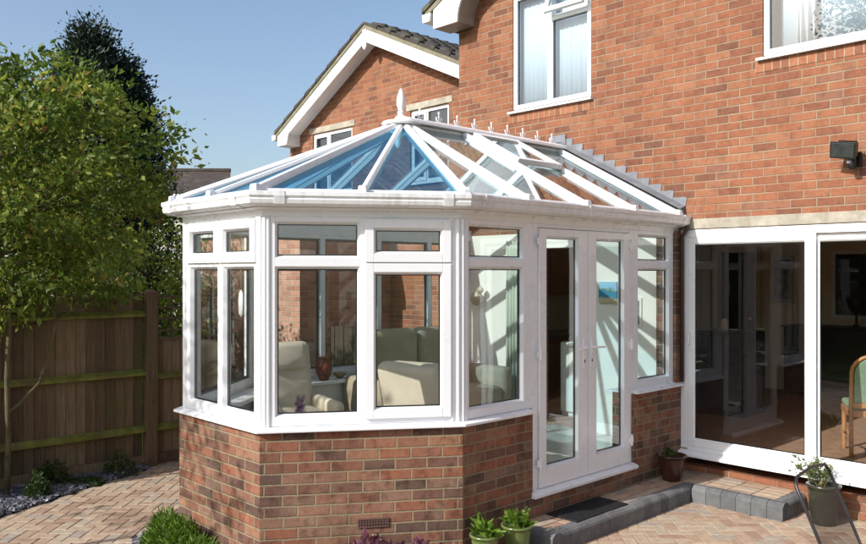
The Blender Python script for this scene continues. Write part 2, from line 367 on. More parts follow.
vs=S.view_settings; vs.view_transform='Standard'; vs.look='None'; vs.gamma=1; vs.exposure=0.36; vs.use_curve_mapping=False
S.cycles.max_bounces=10; S.cycles.transparent_max_bounces=24; S.cycles.glossy_bounces=4; S.cycles.diffuse_bounces=4; S.cycles.use_denoising=True
S.cycles.caustics_reflective=False; S.cycles.caustics_refractive=False
# ------------------------------------------------------------------ ground, pavers, beds
def plane(name,x0,x1,y0,y1,z,m):
    mb=MB(); mb.poly([(x0,y0,z),(x1,y0,z),(x1,y1,z),(x0,y1,z)]); return tag(mb.build(name,m),kind='structure')
plane('ground',-400,400,-400,400,-.05,M['lawn'])
A=(-1.985,-4.195); B=(-.825,-4.195); Cc=(-.05,-3.034); D=(-2.90,-3.034)
bed_edge=[(-1.9,-9),(-2.5,-7),(-2.95,-6),(-3.42,-5.12),(-3.80,-4.35),(-4.19,-3.47)]
def inpoly(x,y,P):
    c=False; j=len(P)-1
    for i in range(len(P)):
        if (P[i][1]>y)!=(P[j][1]>y) and x<(P[j][0]-P[i][0])*(y-P[i][1])/(P[j][1]-P[i][1])+P[i][0]: c=not c
        j=i
    return c
BED1=[(-4.33,-9)]+bed_edge+[(-4.33,-3.40)]
BED2=[(-2.34,-4.16),(-2.22,-4.38),(-1.98,-4.60),(-1.5,-4.84),(-.95,-4.86),(-.62,-4.76),(.16,-3.72),(.30,-3.30),(0,-3.0),(-.9,-4.1),(-2.05,-4.2)]
mb=MB(); mb.poly([(-4.35,-9,-.008),(4.8,-9,-.008),(4.8,.2,-.008),(-4.35,.2,-.008)]); tag(mb.build('patio_base',M['sand']),kind='structure')
mb=MB()
c45=math.cos(R(45)); LX,LY=.2,.1
def paver(cx,cy,along,val):
    # cx,cy in rotated grid, along=0: long in U, 1: long in V
    a,b=(LX,LY) if along==0 else (LY,LX); g=.0025; h=.004
    def W(u,v,z): return ((u*c45-v*c45)-1.0,(u*c45+v*c45)-3.0,z)
    mx,my,_=W(cx+a/2,cy+b/2,0)
    if mx<-4.25 or mx>4.6 or my<-8.8 or my>.12: return
    if inpoly(mx,my,BED1) or inpoly(mx,my,BED2) or inpoly(mx,my,[(-.1,.3),(-.1,-2.95),(-.93,-4.15),(-2,-4.15),(-2.85,-3),(-2.85,.3)]): return
    if mx>-.02 and mx<.28 and -2.42<my<0: return
    if 0<=mx<1.08 and my>-.42: return
    dz=random.uniform(-.0015,.0015); tx=random.uniform(-.0008,.0008)
    u0,u1,v0,v1=cx+g,cx+a-g,cy+g,cy+b-g
    i=len(mb.v)
    P=[W(u0,v0,-.012),W(u1,v0,-.012),W(u1,v1,-.012),W(u0,v1,-.012),W(u0,v0,-.003+dz),W(u1,v0,-.003+dz+tx),W(u1,v1,-.003+dz+tx),W(u0,v1,-.003+dz),
       W(u0+h,v0+h,dz),W(u1-h,v0+h,dz+tx),W(u1-h,v1-h,dz+tx),W(u0+h,v1-h,dz)]
    mb.v+=P
    for f in ((0,1,5,4),(1,2,6,5),(2,3,7,6),(3,0,4,7),(4,5,9,8),(5,6,10,9),(6,7,11,10),(7,4,8,11),(8,9,10,11)):
        mb.f.append(tuple(i+k for k in f)); mb.m.append(0); mb.a.append(val)
for i in range(-70,71):
    for j in range(-70,71):
        k=(i-j)%4
        if k==0: paver(i*.1,j*.1,0,random.random())
        elif k==2: pass
        if k==3: paver(i*.1,j*.1,1,random.random())
tag(mb.build('patio',M['paver']),kind='structure')
def chips(name,poly,n,label,zb,smin=.014,smax=.036):
    mb=MB(); xs=[p[0] for p in poly]; ys=[p[1] for p in poly]; k=0
    while k<n:
        x=random.uniform(min(xs),max(xs)); y=random.uniform(min(ys),max(ys))
        if not inpoly(x,y,poly): continue
        k+=1; s=random.uniform(smin,smax); z=zb+random.random()*.03
        ang=random.random()*6.28; e=Vector((math.cos(ang),math.sin(ang),random.uniform(-.3,.3))).normalized(); f=e.orthogonal(); f=Vector((-e.y,e.x,random.uniform(-.4,.4))).normalized(); g=e.cross(f)
        i=len(mb.v); t=.22+.2*random.random()
        for (a,b,c) in ((-1,-.5,-t),(.7,-.7,-t),(1,.4,-t),(-.5,.7,-t),(-.8,-.4,t),(.6,-.5,t),(.7,.4,t),(-.5,.45,t)):
            p=Vector((x,y,z))+e*a*s+f*b*s+g*c*s; mb.v.append(tuple(p))
        v=random.random()
        for q in ((3,2,1,0),(4,5,6,7),(0,1,5,4),(1,2,6,5),(2,3,7,6),(3,0,4,7)): mb.f.append(tuple(i+a for a in q)); mb.m.append(0); mb.a.append(v)
    o=mb.build(name,M['slate']); tag(o,label,'slate chippings',kind='stuff'); return o
mb=MB(); mb.poly([(x,y,-.004) for x,y in reversed(BED1)]); mb.poly([(x,y,-.004) for x,y in reversed(BED2)])
tag(mb.build('soil',M['soil']),kind='structure')
BEDv=[p for p in [(-4.33,-6.6)]+[(-2.65,-6.6)]+bed_edge[2:]+[(-4.33,-3.40)]]
chips('slate_chippings',BEDv,7000,'blue grey slate chippings in the bed below the fence',0)
chips('slate_chippings',BED2,2600,'blue grey slate chippings in the narrow bed at the foot of the glazed bay',0)
# ------------------------------------------------------------------ wall-local builder
class Wl:
    def __init__(s,o,e):
        s.o=Vector((o[0],o[1],0)); d=Vector((e[0]-o[0],e[1]-o[1],0)); s.L=d.length; s.d=d.normalized(); s.n=Vector((s.d.y,-s.d.x,0))
    def p(s,u,z,n=0): return s.o+s.d*u+s.n*n+Vector((0,0,z))
    def box(s,mb,u0,u1,z0,z1,n0,n1,mi=0,mit0=0,mit1=0):
        mb.quadbox([s.p(u0-mit0*n1,z0,n1),s.p(u1+mit1*n1,z0,n1),s.p(u1+mit1*n0,z0,n0),s.p(u0-mit0*n0,z0,n0),
                    s.p(u0-mit0*n1,z1,n1),s.p(u1+mit1*n1,z1,n1),s.p(u1+mit1*n0,z1,n0),s.p(u0-mit0*n0,z1,n0)],mi)
    def ring(s,mb,u0,u1,z0,z1,w,n0,n1,mi=0,wb=None,wt=None):
        wb=w if wb is None else wb; wt=w if wt is None else wt
        s.box(mb,u0,u0+w,z0,z1,n0,n1,mi); s.box(mb,u1-w,u1,z0,z1,n0,n1,mi)
        s.box(mb,u0+w,u1-w,z0,z0+wb,n0,n1,mi); s.box(mb,u0+w,u1-w,z1-wt,z1,n0,n1,mi)
    def bevring(s,mb,u0,u1,z0,z1,w,nf,ni,mi=0):
        """sloping bead from frame face (nf) in to glass (ni), width w"""
        a=[(u0,z0),(u1,z0),(u1,z1),(u0,z1)]; b=[(u0+w,z0+w),(u1-w,z0+w),(u1-w,z1-w),(u0+w,z1-w)]
        for k in range(4):
            q=(k+1)%4
            mb.poly([s.p(*a[k],nf),s.p(*a[q],nf),s.p(*b[q],ni),s.p(*b[k],ni)],mi)
    def pane(s,name,mat,u0,u1,z0,z1,n,parent,th=.02):
        # one glazed unit as a thin sheet with a black spacer round it
        mb=MB(); mb.poly([s.p(u0,z0,n),s.p(u1,z0,n),s.p(u1,z1,n),s.p(u0,z1,n)],0)
        g=.009
        s.ring(mb,u0,u1,z0,z1,g,n-.018,n-.001,1)
        return mb.build(name,[mat,M['gasket']],parent)
# ------------------------------------------------------------------ conservatory
cons=empty('conservatory',(-1.475,-2.1,0),'white framed hipped glass conservatory on a low brick wall against the house','conservatory')
AB=Wl(A,B); BC=Wl(B,Cc); SD=Wl(Cc,(-.05,0)); DA=Wl(D,A); WD=Wl((-2.90,0),D)
ZS=.955 # underside of sill
def off(poly,n):
    # offset open polyline outwards (right of travel)
    out=[]
    for i,p in enumerate(poly):
        ds=[]
        if i>0: a=Vector(poly[i])-Vector(poly[i-1]); ds.append(Vector((a.y,-a.x)).normalized())
        if i<len(poly)-1: a=Vector(poly[i+1])-Vector(poly[i]); ds.append(Vector((a.y,-a.x)).normalized())
        if len(ds)==1: q=Vector(p)+ds[0]*n
        else:
            b=(ds[0]+ds[1]).normalized(); q=Vector(p)+b*(n/b.dot(ds[0]))
        out.append((q.x,q.y))
    return out
PL=[(-2.90,0),D,A,B,Cc,(-.05,0)]
def sweep(mb,prof,pl,mi=0,smooth=False,caps=True):
    """prof: list of (n,z) closed profile, swept along plan polyline with mitres"""
    rings=[off(pl,n) for n,z in prof]; i0=len(mb.v); m=len(pl); k=len(prof)
    for r,(n,z) in zip(rings,prof):
        for p in r: mb.v.append((p[0],p[1],z))
    for a in range(k):
        b=(a+1)%k
        for j in range(m-1):
            mb.f.append((i0+a*m+j,i0+a*m+j+1,i0+b*m+j+1,i0+b*m+j)); mb.m.append(mi); mb.a.append(.5)
    if caps:
        mb.f.append(tuple(i0+a*m for a in range(k))); mb.f.append(tuple(i0+a*m+m-1 for a in range(k-1,-1,-1))); mb.m+=[mi,mi]; mb.a+=[.5,.5]
# dwarf wall (split at doors: low wall under the doors)
mb=MB()
def wallrun(pl,z1):
    o=off(pl,.025); i=off(pl,-.20)
    n=len(pl)
    for k in range(n-1):
        mb.quadbox([(*o[k],-.1),(*o[k+1],-.1),(*i[k+1],-.1),(*i[k],-.1),(*o[k],z1),(*o[k+1],z1),(*i[k+1],z1),(*i[k],z1)])
wallrun([(-2.90,0),D,A,B,Cc,(-.05,-2.26)],ZS)
mb.box(-.25,-.025,-2.2595,-.8305,-.1,.288); mb.box(-.25,-.025,-.83,-.002,-.1,ZS)
mb.box(-.235,-.026,-.095,-.002,ZS+.001,2.46)
wallo=mb.build('dwarf_wall',M['brick2'],cons,uv=True)
mb=MB(); # plaster inside of dwarf wall
inn=off(PL,-.202); in2=off(PL,-.21)
def lining(a,b,c,d): m=MB(); m.quadbox([(*a,.361),(*b,.361),(*c,.361),(*d,.361),(*a,.93),(*b,.93),(*c,.93),(*d,.93)]); m.build('inner_lining',M['plaster'],cons)
for k in range(4): lining(inn[k],inn[k+1],in2[k+1],in2[k])
lining((-.26,-2.90),(-.252,-2.90),(-.252,-2.26),(-.26,-2.26)); lining((-.26,-.82),(-.252,-.82),(-.252,-.02),(-.26,-.02))
# airbrick
mb=MB(); u0,z0=.655,.275
BC.box(mb,u0,u0+.215,z0,z0+.062,-.0,.0265,0); BC.ring(mb,u0,u0+.215,z0,z0+.062,.008,-.0,.035,0)
for k in range(1,11): BC.box(mb,u0+k*.0195-.004,u0+k*.0195+.004,z0+.008,z0+.054,-.0,.034,0)
BC.box(mb,u0+.008,u0+.207,z0+.024,z0+.029,-.0,.0335,0); BC.box(mb,u0+.008,u0+.207,z0+.041,z0+.0445,-.0,.0335,0)
BC.box(mb,u0+.008,u0+.207,z0+.008,z0+.054,-.0,.0275,1)
mb.build('airbrick',[plain('terracotta',(.13,.065,.05),.8),M['gasket']],cons)
# sills outside / inside
sill=[(-.06,ZS+.002),(.062,ZS+.002),(.066,ZS+.006),(.066,ZS+.020),(.062,ZS+.024),(-.06,ZS+.045)]
mb=MB(); sweep(mb,sill,[(-2.90,0),D,A,B,Cc,(-.05,-2.275)]); 
mb.prism([(.016,-.82,ZS+.002),(.016,-.82,ZS+.022),(-.05,-.82,ZS+.04),(-.11,-.82,ZS+.045),(-.11,-.82,ZS+.002)],(0,.81,0))
mb.build('window_sill',M['upvc'],cons,bevel=.003)
mb=MB(); sweep(mb,[(-.07,.93),(-.07,.965),(-.30,.965),(-.30,.93)],[(-2.90,-.01),D,A,B,Cc,(-.05,-2.275)]); mb.box(-.34,-.12,-.82,-.015,.93,.965)
mb.build('inner_sill',M['upvc'],cons,bevel=.003)
# doorsill
mb=MB(); mb.prism([(-.13,-2.27,.290),(.010,-2.27,.290),(.015,-2.27,.295),(.015,-2.27,.317),(-.05,-2.27,.345),(-.13,-2.27,.345)],(0,1.46,0))
mb.build('door_sill',M['upvc'],cons,bevel=.003)
# head / fascia band above the windows and corner posts
ZH=2.44
mb=MB(); sweep(mb,[(-.068,ZH),(.004,ZH),(.004,ZH+.045),(.055,ZH+.055),(.055,ZH+.13),(-.068,ZH+.13)],[(-2.90,-.004),D,A,B,Cc,(-.05,-.004)])
mb.build('eaves_beam',M['upvc'],cons,bevel=.003)
def post(k):
    c=PL[k]; x,y=c; prv=Vector(PL[k-1])-Vector(c); nxt=Vector(PL[k+1])-Vector(c); prv.normalize(); nxt.normalize()
    mb=MB(); na=Vector((-prv.y,prv.x)); nb=Vector((nxt.y,-nxt.x)); V=Vector(c); w_=POSTW[k]
    # core: filled between the two frames, chamfered nose
    pts=[V+prv*w_[0],V+prv*w_[0]-na*.07,V+nxt*w_[1]-nb*.07,V+nxt*w_[1],V+nxt*.022+nb*.002,V+prv*.022+na*.002]
    mb.prism([(p.x,p.y,ZS+.036) for p in pts],(0,0,ZH-ZS-.037))
    for p in (V+prv*(w_[0]-.012),V+prv*.020,V+nxt*.020,V+nxt*(w_[1]-.012)):
        mb.tube([(p.x,p.y,ZS+.03),(p.x,p.y,ZH-.001)],.0125,8)
    return mb.build('corner_post',M['upvc'],cons,bevel=.002)
POSTW={1:(.08,.08),2:(.08,.055),3:(.06,.055),4:(.075,.062)}
for k_ in (2,3,4,1): post(k_)
NF=0.0; NG=-.028
def window(W,u0,u1,cols,zt=ZH,zb=ZS+.038,ztr=(2.085,2.165),parent=cons,name='window',mid=()):
    """cols: list of (g0,g1,opener_top,opener_bottom)"""
    mb=MB(); outer=.045
    W.box(mb,u0,cols[0][0]-.02,zb,zt,-.068,NF); W.box(mb,cols[-1][1]+.02,u1,zb,zt,-.068,NF)
    for a,b in zip(cols,cols[1:]): W.box(mb,a[1]+.02,b[0]-.02,zb,zt,-.068,NF)
    rects=[]
    for (g0,g1,ot,ob) in cols:
        a,b=g0-.02,g1+.02
        W.box(mb,a,b,zb,zb+.065,-.068,NF); W.box(mb,a,b,zt-.035,zt,-.068,NF); W.box(mb,a,b,ztr[0]+.01,ztr[1]-.01,-.068,NF)
        rects.append((a,b,zb+.065,ztr[0]+.01,ob)); rects.append((a,b,ztr[1]-.01,zt-.035,ot))
    for (a,b,c,d,op) in rects:
        if not op: W.bevring(mb,a,b,c,d,.016,NF,NG)
    f=mb.build(name,M['upvc'],parent,bevel=.0025)
    for (a,b,c,d,op) in rects:
        if not op: W.pane('pane',M['glass'],a+.015,b-.015,c+.015,d-.015,NG,f)
        else:
            # proud opening sash overlapping the frame
            mb=MB(); e=.048; w_=.062
            A_,B_,C_,D_=a-e+.014,b+e-.014,c-.03,d+.022
            W.ring(mb,A_,B_,C_,D_,w_,.001,.022); W.bevring(mb,A_+w_,B_-w_,C_+w_,D_-w_,.015,.022,-.004)
            sh=mb.build('opening_sash',M['upvc'],f,bevel=.004)
            W.pane('pane',M['glass'],A_+w_+.014,B_-w_-.014,C_+w_+.014,D_-w_-.014,-.004,f)
    return f
window(BC,.055,1.334,[(.109,.652,0,0),(.762,1.268,1,1)])
window(AB,.055,1.10,[(.135,.53,1,0),(.645,1.040,1,0)])
window(SD,.062,.800,[(.103,.675,0,0)])
window(SD,2.245,2.935,[(2.331,2.841,0,0)])
# hidden west side + DA facet
window(DA,.09,DA.L-.09,[(.2,DA.L/2-.05,0,0),(DA.L/2+.05,DA.L-.2,0,0)])
window(WD,.05,WD.L-.09,[(.12,.66,0,0),(.76,1.42,0,0),(1.52,2.18,0,0),(2.28,2.86,0,0)])
# doors
mb=MB(); SD.box(mb,.801,.866,.346,ZH,-.068,.001); SD.box(mb,2.165,2.244,.346,ZH,-.068,.001); SD.box(mb,.866,2.165,ZH-.03,ZH,-.068,.001)
mb.build('door_frame',M['upvc'],cons,bevel=.003)
def leafdoor(u0,u1,g0,g1,hs,hinge_u):
    mb=MB(); z0,z1=.350,2.405; n0,n1=-.045,.018
    SD.box(mb,u0,g0-.012,z0,z1,n0,n1); SD.box(mb,g1+.012,u1,z0,z1,n0,n1); SD.box(mb,g0-.012,g1+.012,z0,.498,n0,n1); SD.box(mb,g0-.012,g1+.012,2.345,z1,n0,n1)
    SD.bevring(mb,g0-.012,g1+.012,.498,2.345,.014,n1,-.01)
    d=mb.build('french_door',M['upvc'],cons,bevel=.003)
    SD.pane('pane',M['glass'],g0,g1,.510,2.333,-.01,d)
    # handle
    hb=MB(); SD.box(hb,hs-.014,hs+.014,1.26,1.50,.018,.028)
    sgn=-1 if hs<1.51 else 1
    hb.tube([SD.p(hs,1.425,.026),SD.p(hs,1.425,.066),SD.p(hs+sgn*.03,1.425,.072),SD.p(hs+sgn*.135,1.418,.070)],[.010,.010,.010,.008],8)
    SD.box(hb,hs-.006,hs+.006,1.30,1.325,.028,.032,1)
    hb.build('handle',[M['ceram'],M['gasket']],d,bevel=.002)
    for z in (.55,1.41,2.30):
        q=MB(); q.tube([SD.p(hinge_u,z-.05,.030),SD.p(hinge_u,z+.05,.030)],.0125,10); SD.box(q,hinge_u-.035,hinge_u+.035,z-.028,z+.028,.0185,.028)
        q.build('hinge',M['ceram'],d,bevel=.002)
leafdoor(.872,1.512,.968,1.375,1.455,.866)
leafdoor(1.520,2.160,1.650,2.050,1.560,2.164)
# gutter (hollow trough profile) and roof
gut=[(max(n_+.024,.058),z_) for n_,z_ in [(.012,2.515),(.045,2.505),(.085,2.505),(.110,2.520),(.118,2.548),(.112,2.556),(.124,2.572),(.124,2.600),(.114,2.603),(.108,2.590),(.104,2.560),(.09,2.535),(.03,2.535),(.022,2.60),(.012,2.60)]]
mb=MB(); sweep(mb,gut,[(-2.90,-.02),D,A,B,Cc,(-.05,-.02)]); mb.build('gutter',M['gut'],cons,bevel=.002)
def union(W,u):
    mb=MB(); pts=[(.152,2.604),(.152,2.57),(.146,2.548),(.138,2.516),(.110,2.501),(.071,2.501)]
    for a,b in zip(pts,pts[1:]):
        mb.quadbox([W.p(u-.035,a[1],a[0]),W.p(u+.035,a[1],a[0]),W.p(u+.035,b[1],b[0]),W.p(u-.035,b[1],b[0]),
                    W.p(u-.035,a[1]-.002,a[0]-.006),W.p(u+.035,a[1]-.002,a[0]-.006),W.p(u+.035,b[1]+.002,b[0]-.006),W.p(u-.035,b[1]+.002,b[0]-.006)])
    mb.build('gutter_union',M['gut'],cons)
for W,u in ((AB,.05),(AB,1.02),(BC,.12),(BC,1.28),(SD,.14),(SD,2.93),(SD,1.4)): union(W,u)
# downpipe
mb=MB(); mb.tube([(.065,-.05,2.51),(.065,-.05,2.47),(.010,-.038,2.40),(.010,-.038,1.0)],.020,10); mb.build('downpipe',plain('brown_pipe',(.045,.022,.016),.45),cons,smooth=True)
# roof planes
RZ=3.412; EZ=2.605; RE=Vector((-1.475,-2.33,RZ)); RW=Vector((-1.475,-.03,RZ))
E_=off(PL,.058)
def e3(i,z=EZ): return Vector((E_[i][0],E_[i][1],z))
def bar(a,b,w=.030,h=.045,dz=.03,name='glazing_bar',up=None):
    a=Vector(a); b=Vector(b); d=(b-a).normalized(); s=d.cross(Vector((0,0,1))).normalized(); u=s.cross(d)
    m=MB()
    prof=[(-w,-.01),(w,-.01),(w,h*.35),(w*.62,h*.9),(w*.3,h),(-w*.3,h),(-w*.62,h*.9),(-w,h*.35)]
    P=[[q+s*x+u*(z+dz-.03) for x,z in prof] for q in (a,b)]
    i=0; m.v+= [tuple(p) for p in P[0]+P[1]]; n=len(prof)
    m.f.append(tuple(range(n-1,-1,-1))); m.f.append(tuple(range(n,2*n)))
    for k in range(n): m.f.append((k,(k+1)%n,n+(k+1)%n,n+k))
    # inner rafter body below the glass
    lo=[(-w*.8,-.012),(w*.8,-.012),(w*.55,-.055),(-w*.55,-.055)]
    j=len(m.v); m.v+=[tuple(q+s*x+u*z) for q in (a,b) for x,z in lo]
    m.f+= [(j+3,j+2,j+1,j),(j+4,j+5,j+6,j+7)]+[(j+k,j+(k+1)%4,j+4+(k+1)%4,j+4+k) for k in range(4)]
    m.m=[0]*len(m.f); m.a=[.5]*len(m.f)
    return m.build(name,M['upvc'],cons,bevel=.002)
def roofpane(pts,nm='roof_pane',mt=None):
    m=MB(); m.poly(pts); o=m.build(nm,mt or M['glass_rf'],cons); return o
midBC=(e3(3)+e3(4))/2; midAB=(e3(2)+e3(3))/2; midDA=(e3(1)+e3(2))/2
ridge_off=Vector((0,.0,0))
front=[e3(1),midDA,e3(2),midAB,e3(3),midBC,e3(4)]
for p,q in zip(front,front[1:]): roofpane([p,q,RE])
for i,p in enumerate(front):
    hip=i%2==0
    d=(p-RE).normalized()
    bar(p+d*.03,RE+d*.10-Vector((0,0,.02)),.033 if hip else .027,.045 if hip else .04)
ex=.008; wx=-2.958
ys=[-2.37,-1.61,-.89,-.12]
# side slopes
def side(xe,sg):
    prev=Vector((xe,-3.05,EZ)) if sg>0 else e3(1)
    if sg>0: prev=e3(4)
    for k,y in enumerate(ys):
        b=Vector((xe,y,EZ)); t=Vector((-1.475,max(y,-2.33) if k else -2.33,RZ))
        pt=RE if k==0 else Vector((-1.475,max(ys[k-1],-2.33),RZ))
        poly=[prev,b,t] if k==0 else [prev,b,t,pt]
        if sg<0: poly=poly[::-1]
        roofpane(poly,mt=M['glass_rs'])
        d=(b-t).normalized()
        bar(b+d*.03,t+d*(.10 if k==0 else .05)-Vector((0,0,.01)),.028,.042)
        prev=b
side(ex,1); side(wx,-1)
# eaves flashing trim along roof edge
mb=MB(); sweep(mb,[(-.01,EZ-.045),(.055,EZ-.045),(.057,EZ+.0),(.049,EZ+.018),(.013,EZ+.028),(-.01,EZ+.01)],[(-2.90,-.02),D,A,B,Cc,(-.05,-.02)]); mb.build('eaves_trim',M['gut'],cons,bevel=.002)
# bar end caps
for p in front+[Vector((ex,y,EZ)) for y in ys]:
    d=Vector((p.x+1.475,p.y-RE.y,0)).normalized() if p.y< -2.5 else Vector((1,0,0))
    s=Vector((-d.y,d.x,0)); c=p+d*.02
    mb=MB(); mb.quadbox([c-s*.036-d*.02+Vector((0,0,-.02)),c-s*.036+d*.028+Vector((0,0,-.02)),c+s*.036+d*.028+Vector((0,0,-.02)),c+s*.036-d*.02+Vector((0,0,-.02)),
                c-s*.026-d*.02+Vector((0,0,.055)),c-s*.026+d*.02+Vector((0,0,.048)),c+s*.026+d*.02+Vector((0,0,.048)),c+s*.026-d*.02+Vector((0,0,.055))])
    mb.build('end_cap',M['upvc'],cons,bevel=.006)
# ridge
mb=MB(); mb.prism([(-1.475-.13,-2.36,RZ-.015),(-1.475+.13,-2.36,RZ-.015),(-1.475+.115,-2.36,RZ+.02),(-1.475+.04,-2.36,RZ+.05),(-1.475-.04,-2.36,RZ+.05),(-1.475-.115,-2.36,RZ+.02)],(0,2.35,0))
mb.prism([(-1.475-.075,-2.3,RZ-.11),(-1.475+.075,-2.3,RZ-.11),(-1.475+.075,-2.3,RZ-.02),(-1.475-.075,-2.3,RZ-.02)],(0,2.28,0))
mb.build('ridge',M['upvc'],cons,bevel=.006)
mb=MB(); c=(-1.475,-2.35,RZ-.028)
mb.lathe([(r_,z_*.87) for r_,z_ in [(.17,-.005),(.18,.01),(.165,.03),(.10,.048),(.062,.062),(.05,.085),(.03,.10),(.026,.12),(.034,.13),(.03,.142),(.022,.15),(.030,.175),(.040,.215),(.041,.25),(.034,.30),(.022,.345),(.009,.375),(.002,.382)]],c,24)
mb.build('finial',M['upvc'],cons,smooth=True)
for k in range(9):
    y=-2.12+k*.245; m=MB(); z=RZ+.045; x=-1.475
    m.tube([(x,y,z),(x,y,z+.105)],[.008,.004],6); m.tube([(x,y,z+.085),(x,y,z+.10),(x,y,z+.115)],[.004,.012,.002],6)
    for s in (-1,1):
        m.tube([(x,y,z+.012),(x,y+s*.028,z+.03),(x,y+s*.036,z+.055),(x,y+s*.022,z+.062)],[.006,.006,.006,.003],6)
    m.build('cresting_spike',M['upvc'],cons,smooth=True)
# roof vent raised sash in the right slope
sd=Vector((ex,0,EZ))-Vector((-1.475,0,RZ)); sd.normalize(); un=Vector((-sd.z,0,sd.x)); 
if un.z<0: un=-un
def rp(y,t,h): return Vector((-1.475,y,RZ))+sd*t+un*h
vm=MB(); y0,y1,t0,t1=-1.575,-.925,.16,.80
def vb(a,b,c,d,h0,h1): vm.quadbox([rp(a,c,h0),rp(a,d,h0),rp(b,d,h0),rp(b,c,h0),rp(a,c,h1),rp(a,d,h1),rp(b,d,h1),rp(b,c,h1)])
vb(y0,y0+.05,t0,t1,.012,.065); vb(y1-.05,y1,t0,t1,.012,.065); vb(y0+.05,y1-.05,t0,t0+.05,.012,.065); vb(y0+.05,y1-.05,t1-.05,t1,.012,.065)
vo=vm.build('roof_vent',M['upvc'],cons,bevel=.005)
m=MB(); m.poly([rp(y0+.05,t0+.05,.045),rp(y0+.05,t1-.05,.045),rp(y1-.05,t1-.05,.045),rp(y1-.05,t0+.05,.045)]); m.build('pane',M['glass_rs'],vo)
# stepped lead flashing on house wall
def flash(sgn):
    pts=[]; L=(ex+1.475); n=11; x0=-1.475-.05*sgn
    low=[(x0,RZ+.0),(-1.475+sgn*(L+.06),EZ-.0)]
    top=[]
    for k in range(n):
        xa=-1.475+sgn*(L+.10)*k/n; xb=-1.475+sgn*(L+.10)*(k+1)/n
        sl=(EZ-RZ)/L
        za=RZ+sl*abs(xa+1.475)+.205; zb=RZ+sl*abs(xb+1.475)+.205
        top.append((xa+sgn*.0,za-.015)); top.append((xb+sgn*.015,zb+.045))
    poly=[low[0]]+top+[(-1.475+sgn*(L+.10),EZ+.10),low[1]]
    return poly
mb=MB()
for s in (1,-1):
    p=[(x,-.006,z) for x,z in flash(s)]
    # build as triangulated strips: use columns
    L=(ex+1.475); n=11; sl=(EZ-RZ)/L
    for k in range(n):
        xa=-1.475+s*(L+.0)*k/n; xb=-1.475+s*((L+.0)*(k+1)/n+.0)
        fa=RZ+sl*abs(xa+1.475); fb=RZ+sl*abs(xb+1.475)
        quad=[(xa,fa-.03),(xb,fb-.03),(xb+s*.035,fb+.175),(xb+s*.005,fb+.185),(xa,fa+.11)]
        y=-.007-.002*(k%2)
        mb.prism([(q[0],y,q[1]) for q in (quad if s>0 else quad[::-1])],(0,.004 ,0))
    mb.quadbox([Vector((-1.475,-.10,RZ+.055)),Vector((-1.475+s*(L+.02),-.10,EZ+.06)),Vector((-1.475+s*(L+.02),-.012,EZ+.09)),Vector((-1.475,-.012,RZ+.085)),
                Vector((-1.475,-.10,RZ+.060)),Vector((-1.475+s*(L+.02),-.10,EZ+.065)),Vector((-1.475+s*(L+.02),-.012,EZ+.095)),Vector((-1.475,-.012,RZ+.09))])
mb.box(-1.62,-1.40,-.018,-.012,RZ+.04,RZ+.16)
mb.build('lead_flashing',M['lead'],cons)
# interior floor and lined back wall
mb=MB(); fl=off(PL,-.203); mb.prism([(x,y,.30) for x,y in fl],(0,0,.06)); mb.build('floor',M['floor_tile'],cons)
OX0,OX1,OZ=-1.87,-1.10,2.33
mb=MB()
def bw(x0,x1,z0,z1): mb.box(x0,x1,-.016,-.003,z0,z1)
bw(-2.93,OX0,.36,2.5); bw(OX1,-.245,.36,2.5); bw(OX0,OX1,OZ,2.5)
mb.build('inner_back_wall',M['plaster'],cons)
# ------------------------------------------------------------------ main house
house=empty('main_house',(0,.15,0),'large orange brick house with white framed windows behind the conservatory','house')
HW=Wl((-3.05,0),(9.5,0)) # u = x+3.05
mb=MB(); TK=.28
holes=[(OX0,OX1,.2,OZ-.006),(-.03,2.52,.20,2.470),(-2.17,-1.075,3.935,5.27),(.785,2.7,3.995,5.25)]
xs=sorted(set([-3.05,9.5]+[h[0] for h in holes]+[h[1] for h in holes])); zs=sorted(set([-.1,5.3]+[h[2] for h in holes]+[h[3] for h in holes]))
# front face as grid with holes, reveals added
for i in range(len(xs)-1):
    for j in range(len(zs)-1):
        cx=(xs[i]+xs[i+1])/2; cz=(zs[j]+zs[j+1])/2
        if any(h[0]<cx<h[1] and h[2]<cz<h[3] for h in holes): continue
        for y,fl_ in ((0,0),(TK,1)):
            q=[(xs[i],y,zs[j]),(xs[i+1],y,zs[j]),(xs[i+1],y,zs[j+1]),(xs[i],y,zs[j+1])]
            mb.poly(q if not fl_ else q[::-1])
for (a,b,c,d) in holes:
    mb.poly([(a,0,c),(a,TK,c),(a,TK,d),(a,0,d)]); mb.poly([(b,TK,c),(b,0,c),(b,0,d),(b,TK,d)])
    mb.poly([(a,0,c),(b,0,c),(b,TK,c),(a,TK,c)]); mb.poly([(a,TK,d),(b,TK,d),(b,0,d),(a,0,d)])
# gable triangle above and the west flank
SM=.5; gx=3.2; gz=5.3+SM*(gx+3.05)
mb.poly([(-3.05,0,5.3),(9.5,0,5.3),(gx,0,gz)]); mb.poly([(-3.05,9,-.1),(-3.05,0,-.1),(-3.05,0,5.3),(-3.05,9,5.3)]); mb.poly([(9.5,0,-.1),(9.5,9,-.1),(9.5,9,5.3),(9.5,0,5.3)])
mb.poly([(-3.05,9,-.1),(9.5,9,-.1),(9.5,9,5.3),(-3.05,9,5.3)][::-1])
bm_=mb.build('brick_wall',M['brick'],house,uv=True)
